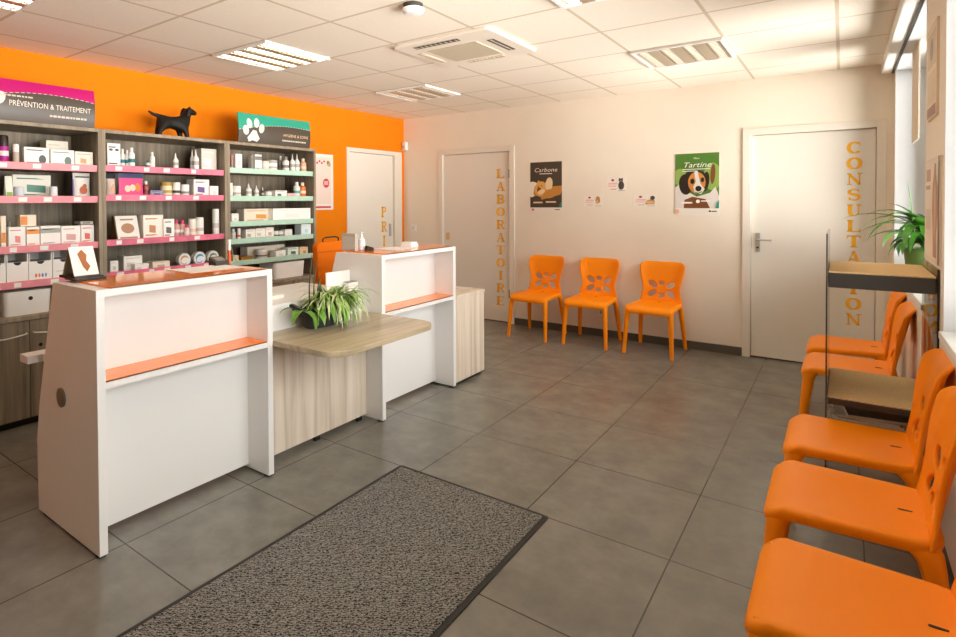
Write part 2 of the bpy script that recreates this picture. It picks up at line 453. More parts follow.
obj('intake_grille', bx(2.33, 2.73, -2.70, -2.33, H-.026, H-.021), mat('ac_grille', 'c9bda6', .7, .2, noise=.08, nscale=(90, 90, 9)), t)
for s in ((2.30, 2.66, -2.835, -2.785, 0), (2.80, 2.85, -2.68, -2.36, 1), (2.40, 2.70, -2.275, -2.23, 0), (2.22, 2.265, -2.68, -2.36, 1)):
    v = obj('air_slot', bx(*s[:4], H-.0245, H-.0215), DARK if s[0] in (2.30, 2.80) else mat('ac_slot_lit_side', 'd8cbb4', .6), t)  # slots on the lit side get a paler colour, light painted in
    b = BM()
    if s[4]: box(b, (s[0]+s[1])/2-.006, (s[0]+s[1])/2+.006, s[2], s[3], H-.027, H-.0245)
    else:
        c = [(s[0], s[3]), (s[0], s[3]-.006)]
        for k in range(9):
            xx = s[0]+.02+k*(s[1]-s[0]-.04)/8; c += [(xx-.003, s[3]-.006), (xx-.003, s[2]), (xx+.003, s[2]), (xx+.003, s[3]-.006)]
        c += [(s[1], s[3]-.006), (s[1], s[3])]
        prism(b, c, 'z', H-.027, H-.0245)
    obj('vane', b, mat('ac_vane', 'b9ac96', .5), v)
t = thing('smoke_detector', 'round white smoke detector on the ceiling', 'smoke detector', (2.792, -3.487, H))
obj('base_ring', lathe(BM(), [(.055, -.002), (.055, -.02), (.05, -.024)], (2.792, -3.487, H), 28), DARK, t, smooth=True)
obj('cap', lathe(BM(), [(.05, -.022), (.062, -.028), (.062, -.04), (.045, -.058), (.01, -.062)], (2.792, -3.487, H), 28), PVC, t, smooth=True)
t = thing('motion_sensor', 'small white alarm sensor in the corner beside the orange wall', 'sensor', (.045, -.04, 2.14))
obj('sensor_housing', prism(BM(), rrect(.012, .075, -.06, -.002, .012), 'z', 2.13, 2.24), PVC, t, bevel=.004)
obj('lens', prism(BM(), rrect(.025, .062, -.066, -.055, .004), 'z', 2.15, 2.19), mat('sensor_lens', 'cfcac0', .3), t)
t = thing('light_switch', 'white light switch on the back wall beside the laboratory door', 'switch', (.163, 0, 1.06))
obj('plate', bx(.12, .205, -.01, -.0005, 1.055, 1.14), PVC, t, bevel=.002); obj('rocker', bx(.14, .185, -.015, -.009, 1.075, 1.12), mat('rocker_white', 'e4ded2', .4), t)
t = thing('wall_socket', 'white socket low on the back wall behind the middle chair', 'socket', (2.665, 0, .22))
obj('plate', bx(2.625, 2.705, -.01, -.0005, .22, .3), PVC, t, bevel=.002)
obj('socket_well', lathe(BM(), [(.021, 0), (.021, -.003)], (2.665, -.009, .26), 18, 'y'), mat('socket_grey', 'a8a296', .5), t)
# blind rail and the hanging slat of the first window
t = thing('roller_blind', 'white blind cassette above the far window with one hanging beige strip', 'blind', (W-.05, -1.05, H-.1))
obj('cassette', bx(W-.085, W-.001, -2.20, -.03, H-.085, H-.002), PVC, t, bevel=.006)
obj('cassette_slot', bx(W-.02, W-.004, -2.19, -.04, H-.09, H-.084), DARK, t)
obj('fabric_strip', bx(W+.05, W+.058, -1.22, -.80, 1.83, W1[3]-.002), mat('blind_beige', 'd9ccb8', .8), t)
# ================================================================== chairs
def lerp_tab(tab, t):
    """smooth curve through (t, value) pairs"""
    n = len(tab)
    for i in range(n-1):
        (a, x), (b, y) = tab[i], tab[i+1]
        if t <= b or i == n-2:
            s = lambda j: 0 if n < 3 else (tab[min(j+1, n-1)][1]-tab[max(j-1, 0)][1])/(tab[min(j+1, n-1)][0]-tab[max(j-1, 0)][0])
            h = b-a; k = min(1, max(0, (t-a)/h)); m0, m1 = s(i)*h, s(i+1)*h
            return (2*k**3-3*k*k+1)*x+(k**3-2*k*k+k)*m0+(-2*k**3+3*k*k)*y+(k**3-k*k)*m1
def make_chair(name, label, loc, rotz, group):
    root = thing(name, label, 'chair', (0, 0, 0), 0, group)
    # seat: rounded slab, waterfall front, shallow dish
    out = rrect(-.222, .222, 0, .452, (.055, .055, .07, .07), 7)
    def zs(x, y):
        z = .452-.034*max(0, (.085-y)/.085)**2
        return z-.008*max(0, 1-(x/.2)**2)*math.sin(min(1, max(0, (y-.05)/.38))*PI)+.010*max(0, (y-.37)/.085)**2
    b = BM(); rings = []
    cx, cy = 0, .225
    for s, dz in ((.80, -.022), (.95, -.036), (.985, -.036), (1, -.026), (1, -.013), (.988, -.004), (.965, 0), (.9, 0), (.78, 0), (.6, 0), (.4, 0), (.2, 0)):
        ring = []
        for x, y in out:
            xx = x*(1-.09*y/.452); X, Y = cx+(xx-cx)*s, cy+(y-cy)*s
            ring.append(b.verts.new((X, Y, zs(X, Y)+dz)))
        rings.append(ring)
    n = len(out)
    for A, B in zip(rings, rings[1:]):
        for k in range(n): b.faces.new((A[k], A[(k+1) % n], B[(k+1) % n], B[k]))
    b.faces.new(rings[0]); b.faces.new(rings[-1])
    st = obj('seat', b, PLASTIC, root, smooth=60, local=True)
    obj('drain_slot', prism(BM(), rrect(-.0042, .0042, .355, .402, .0041), 'z', .4498, .4512), BLACK, st, local=True, label='dark slot in the seat')
    # backrest with a six petal cut-out: front and back skins of one fine grid, joined along every open edge
    N, M = 84, 84; Z0, Z1 = .430, .832; zc = .568
    hw = [(0, .200), (.1, .190), (.3, .172), (.45, .175), (.62, .192), (.85, .207), (1, .207)]
    yc = [(0, .418), (.14, .436), (.4, .462), (.7, .487), (1, .517)]
    pet = [(sx*.084, sz*.043, .046, .027, sx*sz*math.radians(30)) for sx in (-1, 1) for sz in (-1, 1)]+[(0, .058, .030, .019, 0), (0, -.060, .030, .019, 0)]
    def rad(x, z, p):
        dx, dz = x-p[0], z-zc-p[1]; c, s = math.cos(p[4]), math.sin(p[4])
        return math.hypot((dx*c+dz*s)/p[2], (-dx*s+dz*c)/p[3])
    def Y(x, z):
        vv = min(1, max(0, (z-Z0)/(Z1-Z0))); u = x/lerp_tab(hw, vv)
        return lerp_tab(yc, vv)-.034*abs(u)**4*math.sin(min(1, vv*1.2)*PI*.5)+.014*max(0, (vv-.88)/.12)**2
    XZ = {}; cells = []
    for i in range(N+1):
        for j in range(M+1):
            v = j/M; z = Z0+(Z1-Z0)*v; w = lerp_tab(hw, v); R = .05
            if z > Z1-R: w = w-R+math.sqrt(max(0, R*R-(z-(Z1-R))**2))
            XZ[i, j] = [(-1+2*i/N)*w, z]
    for i in range(N):
        for j in range(M):
            q = ((i, j), (i+1, j), (i+1, j+1), (i, j+1))
            cx_ = sum(XZ[k][0] for k in q)/4; cz_ = sum(XZ[k][1] for k in q)/4
            if not any(rad(cx_, cz_, p) < 1 for p in pet): cells.append(q)
    cnt = {}
    for q in cells:
        for k in range(4): e = tuple(sorted((q[k], q[(k+1) % 4]))); cnt[e] = cnt.get(e, 0)+1
    rim = [e for e, c in cnt.items() if c == 1]
    for e in rim:
        for k in e:
            if k[0] in (0, N) or k[1] in (0, M): continue
            p = min(pet, key=lambda p: abs(rad(*XZ[k], p)-1)); r = rad(*XZ[k], p)
            XZ[k][0] = p[0]+(XZ[k][0]-p[0])/r; XZ[k][1] = zc+p[1]+(XZ[k][1]-zc-p[1])/r
    b = BM(); F = {}; K = {}; Mi = {}; used = {k for q in cells for k in q}; rimv = {k for e in rim for k in e}
    for k in used:
        x, z = XZ[k]; y = Y(x, z); nx = -(Y(x+.002, z)-Y(x-.002, z))/.004; nz = -(Y(x, z+.002)-Y(x, z-.002))/.004
        n = Vector((nx, 1, nz)).normalized(); T = .0078; c = Vector((x, y, z)); q = .62 if k in rimv else 1
        F[k] = b.verts.new(c-n*T*q); K[k] = b.verts.new(c+n*T*q)
        if k in rimv:
            m = c.copy()
            if k[0] in (0, N): m.x += math.copysign(.004, x)
            if k[1] == M: m.z += .004
            Mi[k] = b.verts.new(m)
    for q in cells:
        b.faces.new([F[k] for k in q]); b.faces.new([K[k] for k in q][::-1])
    for e in rim:
        b.faces.new((F[e[0]], F[e[1]], Mi[e[1]], Mi[e[0]])); b.faces.new((Mi[e[0]], Mi[e[1]], K[e[1]], K[e[0]]))
    obj('backrest', b, PLASTIC, root, smooth=89, local=True)
    for s in (-1, 1):                         # front legs flare into the seat corner
        P = []
        for z, ry, o, xx, rx in ((.437, .048, .022, .186, .022), (.424, .044, .016, .189, .025), (.408, .037, .012, .191, .026), (.385, .031, .009, .193, .025), (.34, .029, .006, .197, .0235), (.24, .024, -.002, .203, .021), (.12, .020, -.009, .209, .0185), (0, .016, -.016, .214, .016)):
            P.append((s*xx, o+ry, z, rx, ry))
        obj('leg', loft(BM(), P), PLASTIC, root, smooth=60, local=True)
    for s in (-1, 1):                         # rear legs sweep back from the seat sides
        P = []
        for z, ry, o, xx, rx in ((.437, .055, .440, .178, .020), (.424, .050, .447, .181, .023), (.408, .041, .450, .183, .024), (.385, .033, .453, .185, .024), (.34, .029, .458, .188, .023), (.24, .025, .470, .197, .021), (.12, .020, .484, .206, .0185), (0, .016, .500, .213, .016)):
            P.append((s*xx, o-ry, z, rx, ry))
        obj('leg', loft(BM(), P), PLASTIC, root, smooth=60, local=True)
    root.location = loc; root.rotation_euler = (0, 0, rotz)
    return root
g1, g2 = 'orange chairs on the back wall', 'orange chairs on the window wall'
ch = make_chair('waiting_chair', 'orange flower-backed chair against the back wall, nearest the laboratory door', (2.066, -.575, 0), math.radians(-2), g1)
dup(ch, (2.668, -.54, 0), math.radians(1), 'orange flower-backed chair in the middle of the three on the back wall')
dup(ch, (3.265, -.53, 0), math.radians(-2), 'orange flower-backed chair on the back wall beneath the green dog poster')
for y, rz, lb in ((-1.10, -90, 'orange chair seen through the glass rack, closest to the consultation door'),
                  (-1.70, -90, 'orange chair just behind the glass rack, second from the consultation door'),
                  (-3.04, -90, 'orange chair directly in front of the glass rack'),
                  (-3.635, -90, 'orange chair second nearest the viewer on the window wall'),
                  (-4.25, -90, 'orange chair nearest the viewer, cut by the lower right corner')):
    c = dup(ch, (4.508+{-3.635: -.012, -4.25: .006}.get(y, 0), y, 0), math.radians(rz), lb); c['group'] = g2
# ================================================================== reception counters
EDGE = mat('acrylic_cut_edge', '7a3f1c', .3, .5)
def counter(name, label, y0, y1, front_x=2.306):
    t = thing(name, label, 'counter', (2.1, (y0+y1)/2, 0)); T = .034; F = front_x; ZT = 1.098
    prof = [(1.69, .012), (1.683, .34), (1.72, .53), (1.89, ZT), (F, ZT), (F, .012)]
    panels = []
    for a in (y0, y1-T):
        panels.append(obj('side_panel', prism(BM(), prof, 'y', a, a+T), WHITE_LAM, t, bevel=.002))
        for xx in (1.75, F-.03): obj('foot', bx(xx-.018, xx+.018, a+.004, a+T-.004, 0, .013), BLACK, t, label='small black foot')
    obj('front_panel', bx(2.116, 2.134, y0+T, y1-T, .03, ZT-.03), WHITE_LAM, t)
    obj('counter_top', bx(1.895, F-.002, y0+T, y1-T, ZT-.03, ZT), WHITE_LAM, t, bevel=.002)
    sh = obj('shelf_board', bx(2.134, F-.002, y0+T, y1-T, .691, .716), WHITE_LAM, t)
    sg = obj('shelf_glass', bx(2.136, F-.004, y0+T+.002, y1-T-.002, .7165, .723), ACRYLIC, t, label='orange acrylic sheet on the front shelf')
    tg = obj('top_glass', bx(1.93, F-.004, y0+.06, y1-T-.004, ZT+.0005, ZT+.0075), ACRYLIC, t, label='orange acrylic sheet on the counter top')
    obj('glass_edge', bx(F-.004, F-.003, y0+.06, y1-T-.004, ZT+.0005, ZT+.0072), EDGE, tg)
    obj('glass_edge', bx(F-.004, F-.003, y0+T+.002, y1-T-.002, .7165, .7227), EDGE, sg)
    e = .03 if y0 < -4 else -.034
    obj('desk_board', prism(BM(), [(1.58, y0-e), (1.672, y0-e), (1.672, y0+T+.001), (2.114, y0+T+.001), (2.114, y1-T-.001), (1.58, y1-T-.001)], 'z', .70, .735), WHITE_LAM, t)
    return t, panels
t, pn = counter('reception_counter', 'white reception counter nearest the viewer with orange shelf and trapezoid side', -4.975, -4.088)
g = obj('cable_grommet', lathe(BM(), [(.042, 0), (.042, -.006), (.036, -.008), (.01, -.008)], (1.966, -4.975, .597), 26, 'y'), mat('grommet_grey', '77736a', .35, .5, .3), pn[0], smooth=30)
counter('reception_counter', 'white reception counter further back with orange shelf, beside the striped wood cabinet', -3.196, -2.308)
# low wooden cabinet at the far end
t = thing('side_cabinet', 'pale striped wood cabinet at the far end of the counters', 'cabinet', (2.0, -2.08, 0))
obj('carcass', bx(1.75, 2.304, -2.305, -1.87, .03, .685), PALE_WOOD, t, bevel=.002)
obj('cabinet_top', bx(1.74, 2.308, -2.306, -1.862, .6855, .712), PALE_WOOD, t, bevel=.003)
obj('plinth', bx(1.78, 2.28, -2.29, -1.89, 0, .03), BLACK, t)
# visitor table between the counters
t = thing('visitor_table', 'oak table top with rounded corners between the two counters', 'table', (2.4, -3.64, 0))
obj('tabletop', prism(BM(), rrect(2.135, 2.765, -4.086, -3.199, (.004, .13, .13, .004), 10), 'z', .688, .718), TABLE_WOOD, t, bevel=.004)
obj('front_panel', bx(2.14, 2.166, -4.086, -3.198, .03, .685), PALE_WOOD, t)
for yy in (-4.02, -3.64, -3.26): obj('foot', bx(2.142, 2.163, yy-.02, yy+.02, 0, .03), BLACK, t, label='small black foot')
t = thing('back_desk', 'white desk with tall upstand behind the planter', 'desk', (1.9, -3.64, 0))
obj('upstand', bx(2.112, 2.132, -4.083, -3.20, .03, .865), WHITE_LAM, t); obj('desktop', bx(1.55, 2.111, -4.083, -3.20, .83, .862), WHITE_LAM, t)
for yy in (-4.05, -3.27): obj('leg', bx(1.6, 1.64, yy-.02, yy+.02, 0, .83), WHITE_LAM, t)
# ================================================================== floor mat
m, nt, bsdf = nodes('mat_pile'); N = nt.nodes.new; Lk = nt.links.new
tc = N('ShaderNodeTexCoord'); vo = N('ShaderNodeTexVoronoi'); vo.inputs['Scale'].default_value = 60; wv = N('ShaderNodeTexWave'); wv.inputs['Scale'].default_value = 22; wv.inputs['Distortion'].default_value = 9; wv.inputs['Detail'].default_value = 2; wv.inputs['Detail Scale'].default_value = 3
nz = N('ShaderNodeTexNoise'); nz.inputs['Scale'].default_value = 85
mpp = N('ShaderNodeMapping'); mpp.inputs['Rotation'].default_value = (0, 0, .7); mpp.inputs['Scale'].default_value = (1, 1.7, 1)
Lk(tc.outputs['Object'], mpp.inputs[0])
for k in (vo, wv, nz): Lk(mpp.outputs[0], k.inputs[0])
ad = N('ShaderNodeMath'); ad.operation = 'MULTIPLY_ADD'; Lk(wv.outputs['Fac'], ad.inputs[0]); ad.inputs[1].default_value = .55; Lk(nz.outputs['Fac'], ad.inputs[2])
rp = N('ShaderNodeValToRGB'); rp.color_ramp.elements[0].position = .55; rp.color_ramp.elements[0].color = (*lin('2f2d2b'), 1); rp.color_ramp.elements[1].position = .9; rp.color_ramp.elements[1].color = (*lin('96928a'), 1)
Lk(ad.outputs[0], rp.inputs[0]); Lk(rp.outputs[0], bsdf.inputs['Base Color']); bsdf.inputs['Roughness'].default_value = .95; bsdf.inputs['Specular IOR Level'].default_value = .1
bp = N('ShaderNodeBump'); bp.inputs['Strength'].default_value = .8; bp.inputs['Distance'].default_value = .004; Lk(ad.outputs[0], bp.inputs['Height']); Lk(bp.outputs[0], bsdf.inputs['Normal'])
t = thing('door_mat', 'large grey flecked mat with dark rubber border on the tiled floor', 'mat', (3.206, -4.5, 0))
MX0, MX1, MY0, MY1 = 2.777, 3.64, -5.42, -3.60
obj('rubber_border', prism(BM(), rrect(MX0, MX1, MY0, MY1, .012, 4), 'z', 0.0005, .006), mat('mat_rubber', '2b2824', .7), t, bevel=.002)
obj('pile', bx(MX0+.022, MX1-.022, MY0+.022, MY1-.022, .006, .0095), m, t)
# ================================================================== display rack with acrylic sides
AC = glass_mat('clear_acrylic', (.95, .95, .94), 1.3)
BUR = mat('woven_straw', 'e2c08a', .8, .2, noise=.16, nscale=(160, 260, 60), bump=.4)
t = thing('display_rack', 'clear acrylic sided rack with two straw topped shelves between the orange chairs', 'rack', (4.84, -2.5, 0))
RX0, RX1, RY0, RY1 = 4.644, 5.0245, -2.79, -2.22
for a, zb, zt_ in ((RX0, 0, 1.29), (RX1, .08, 1.15)):
    obj('side_panel', bx(a, a+.008, RY0, RY1, zb, zt_), AC, t)
    e = BM(); box(e, a+.0015, a+.006, RY0-.003, RY0, zb, zt_); obj('panel_edge', e, mat('acrylic_edge', '2b2620', .3), t, label='dark front edge of the acrylic side')
for z, th in ((1.116, .072), (.538, .034)):
    s = obj('shelf', bx(RX0+.009, RX1-.001, RY0-.002, RY1, z-th, z-.004), DARK, t, bevel=.006)
    obj('straw_cover', bx(RX0+.011, RX1-.003, RY0+.004, RY1-.004, z-.004, z+.001), BUR, s)
wires = BM()
for k in range(6):
    yy = RY0+.02+k*.092; tube(wires, [(RX0+.009, yy, .405), (RX1-.001, yy, .405)], .003, 6)
for xx in (RX0+.02, RX1-.02): tube(wires, [(xx, RY0, .40), (xx, RY1, .40)], .004, 6)
tube(wires, [(RX0+.009, RY0, .425), (RX1-.001, RY0, .425)], .004, 6)
obj('wire_tray', wires, mat('white_wire', 'e8e4da', .4), t, smooth=True)
for i, (x0, x1, y0, y1, rz, lb, c) in enumerate(((4.68, 4.92, -2.69, -2.37, .06, 'bottom magazine of the pile in the wire tray, grey cover', '8f887a'), (4.69, 4.93, -2.69, -2.38, -.10, 'middle magazine of the pile in the wire tray, white edged', 'd9d2c4'), (4.71, 4.95, -2.69, -2.38, .12, 'top magazine of the pile in the wire tray, dark cover', '4b443c'))):
    b = bx(x0, x1, y0, y1, .4095+i*.012, .420+i*.012); cx, cy = (x0+x1)/2, (y0+y1)/2
    bmesh.ops.rotate(b, cent=(cx, cy, 0), matrix=Matrix.Rotation(rz, 3, 'Z'), verts=b.verts)
    o = tag(obj('magazine', b, mat('mag_pages', 'e9e4d8', .6)), lb, 'magazine', 'magazines in the rack')
    b = bx(x0, x1, y0, y1, .4202+i*.012, .4208+i*.012); bmesh.ops.rotate(b, cent=(cx, cy, 0), matrix=Matrix.Rotation(rz, 3, 'Z'), verts=b.verts)
    obj('cover', b, mat('mag_'+c, c, .35), o)
# ================================================================== shelving on the orange wall
RAIL = {1: mat('rail_pink', 'f59aa2', .4, noise=.08, nscale=(14, 14, 14)), 2: mat('rail_rose', 'f07a94', .4, noise=.2, nscale=(9, 9, 9)), 3: mat('rail_mint', 'bfe3cc', .4, noise=.06, nscale=(12, 12, 12))}
LEV = {1: (1.70, 1.48, 1.155, .925), 2: (1.708, 1.492, 1.162, .925), 3: (1.735, 1.487, 1.262, 1.108, .915)}
YS = {1: (-5.15, -4.107), 2: (-4.107, -3.064), 3: (-3.064, -2.029)}
XS, HS = .454, 1.982
TAGM = mat('price_tag_white', 'fbf7f0', .5)
for u, lb in ((1, 'grey oak shelving bay with pale pink rails under the magenta sign'), (2, 'middle grey oak shelving bay with bright rose rails under the dog figurine'), (3, 'grey oak shelving bay with mint green rails under the paw print sign')):
    y0, y1 = YS[u]
    t = thing('shelving_unit', lb, 'shelving unit', (.24, (y0+y1)/2, .72), group='oak shelving bays on the orange wall')
    for a in (y0, y1-.026):
        p = obj('upright', bx(.012, XS-.002, a+.0005, a+.0255, .722, HS-.024), SHELF_WOOD, t)
        obj('edge_band', bx(XS-.002, XS, a+.0005, a+.0255, .722, HS-.024), SHELF_EDGE, p)
    p = obj('top_board', bx(.012, XS-.002, y0+.0005, y1-.0005, HS-.024, HS), SHELF_WOOD, t)
    obj('edge_band', bx(XS-.002, XS+.001, y0+.0005, y1-.0005, HS-.024, HS+.0005), SHELF_EDGE, p)
    obj('back_panel', bx(.003, .012, y0+.0005, y1-.0005, .722, HS), SHELF_WOOD, t)
    for i, z in enumerate(LEV[u]):
        obj('shelf', bx(.013, XS-.03, y0+.0265, y1-.0265, z-.022, z), SHELF_WOOD, t)
        r = obj('price_rail', prism(BM(), [(XS-.0295, z-.024), (XS-.018, z-.026), (XS-.012, z+.02), (XS-.016, z+.021), (XS-.0295, z+.002)], 'y', y0+.0265, y1-.0265), RAIL[u], t)
        rng = random.Random(u*10+i); yy = y0+.1
        while u < 3 and yy < y1-.1:
            w = rng.choice((.04, .05, .05))
            obj('price_tag', prism(BM(), [(XS-.0175, z-.018), (XS-.0155, z-.018), (XS-.0115, z+.012), (XS-.0135, z+.012)], 'y', yy, yy+w), TAGM, r)
            yy += rng.uniform(.12, .26)
for u, lb in ((1, 'dark oak base cabinet at the left below the large storage box'), (2, 'dark oak base cabinet hidden behind the near reception counter'), (3, 'dark oak base cabinet behind the planter')):
    y0, y1 = YS[u]
    t = thing('base_cabinet', lb, 'cabinet', (.25, (y0+y1)/2, 0), group='oak base cabinets')
    obj('carcass', bx(.014, .462, y0+.001, y1-.001, .05, .694), SHELF_WOOD, t)
    obj('plinth', bx(.014, .43, y0+.001, y1-.001, 0, .049), BLACK, t)
    ym = (y0+y1)/2+.04
    for a, c, sd in ((y0+.003, ym-.002, -1), (ym+.002, y1-.003, 1)):
        d = obj('door', bx(.4625, .481, a, c, .055, .69), SHELF_WOOD, t, bevel=.001)
        hb = .6; mid = c-.15 if sd < 0 else a+.15
        obj('handle', tube(BM(), smooth_path([(.481, mid-.13, hb+.012), (.505, mid-.12, hb+.008), (.512, mid, hb-.004), (.505, mid+.12, hb+.008), (.481, mid+.13, hb+.012)], 4), .005, 8), mat('handle_steel', 'd8d2c4', .3, .5, .4), d, smooth=True)
        if sd > 0: obj('lock', lathe(BM(), [(.011, 0), (.011, .004)], (.4808, a+.06, .52), 14, 'x'), BLACK, d, smooth=30)
o = obj('worktop', bx(.013, .492, -5.149, -2.03, .695, .7205), SHELF_EDGE); tag(o, 'continuous oak worktop on the base cabinets below the shelving', 'worktop')
# ------------------------------------------------------------------ header signs on top
def sign(name, label, y0, y1, top, panel, paw, arch):
    t = thing(name, label, 'sign', (.40, (y0+y1)/2, HS)); hh = .262
    dark = mat('sign_brown', '4e4439', .35, noise=.05); tm = mat('sign_'+top, top, .35); wh = mat('sign_white', 'e6e2d8', .5)
    def S(u, v, o=0.):                        # bowed board: u along the shelf, v upwards
        a = (v-.47)*1.5
        return (.395+.062*math.cos(a)+o, y0+u, HS+.004+v*hh)
    n = 24; Lg = y1-y0; vd = lambda u: arch[0]-arch[1]*(u/Lg-arch[2])**2
    for nm, lo, hi, m in (('lower_panel', lambda u: 0, vd, dark), ('colour_band', vd, lambda u: 1, tm)):
        b = BM(); gr = []
        for i in range(n+1):
            u = Lg*i/n; col = []
            for j in range(9):
                v = lo(u)+(hi(u)-lo(u))*j/8; col.append((b.verts.new(S(u, v)), b.verts.new(S(u, v, -.012))))
            gr.append(col)
        for i in range(n):
            for j in range(8):
                for s in (0, 1): b.faces.new((gr[i][j][s], gr[i+1][j][s], gr[i+1][j+1][s], gr[i][j+1][s]))
            for j in (0, 8): b.faces.new((gr[i][j][0], gr[i+1][j][0], gr[i+1][j][1], gr[i][j][1]))
        for i in (0, n):
            for j in range(8): b.faces.new((gr[i][j][0], gr[i][j+1][0], gr[i][j+1][1], gr[i][j][1]))
        obj(nm, b, m, t, smooth=True)
    b = BM()
    for k in range(26):
        u0 = Lg*(k+.1)/26; u1 = Lg*(k+.7)/26
        ribbon(b, [(u0, vd(u0)), (u1, vd(u1))], .012, lambda u, v: S(u, v, .0015))
    obj('dashed_line', b, wh, t)
    for sx in (0.03, Lg-.03): obj('support_foot', bx(.36, .45, y0+sx-.012, y0+sx+.012, HS+.0005, HS+.006), DARK, t)
    b = BM(); k = 1/hh
    px, s = paw
    for (ux, vz, rx, rz, ro) in ((-.075, .42, .026, .036, .2), (-.042, .66, .024, .037, .15), (.024, .70, .024, .037, -.15), (.068, .52, .024, .036, -.3)):
        q = ell(0, 0, rx*s, rz*s, ro)
        sheet(b, [(px+ux*s+x, vz+y*k) for x, y in q], lambda u, v: S(u, v, .002))
    q = [(-.06, -.02), (-.045, -.05), (-.01, -.036), (.03, -.046), (.052, -.02), (.03, .012), (.02, .036), (-.012, .04), (-.03, .016)]
    sheet(b, [(px+x*s, .26+y*s*k) for x, y in q], lambda u, v: S(u, v, .002))
    obj('paw_print', b, wh, t, label='pale paw print on the sign')
    for (txt, u0, w, v0, h, c) in panel:
        b = BM()
        if txt: text_polys(b, txt, lambda u, v: S(u0+u*w, v0+v*h, .002), maxw=1)
        else:
            rg = random.Random(3); uu = 0
            while uu < w-.01:
                l = rg.uniform(.012, .03); ribbon(b, [(u0+uu, v0+h/2), (u0+uu+l, v0+h/2)], h, lambda u, v: S(u, v, .002)); uu += l+.005
        obj('lettering' if txt else 'small_print', b, mat('sign_text_'+c, c, .5), t)
sign('header_sign', 'curved magenta and brown header sign reading PRÉVENTION & TRAITEMENT', -5.0, -4.15, 'c2066e',
     (('PRÉVENTION & TRAITEMENT', .325, .495, .36, .135, 'efe4d2'), (None, .56, .24, .17, .05, 'd8ccb8'), (None, .27, .18, .58, .04, 'cfc4b2')), (.20, 1.15), (.735, .9, .68))
sign('header_sign', 'curved green and brown header sign with paw print on the right hand bay', -2.945, -2.10, '2fa286',
     (('HYGIÈNE & SOINS', .50, .31, .33, .10, 'ecc79a'), (None, .49, .30, .16, .05, 'd8ccb8')), (.165, 1.2), (.70, .55, .72))
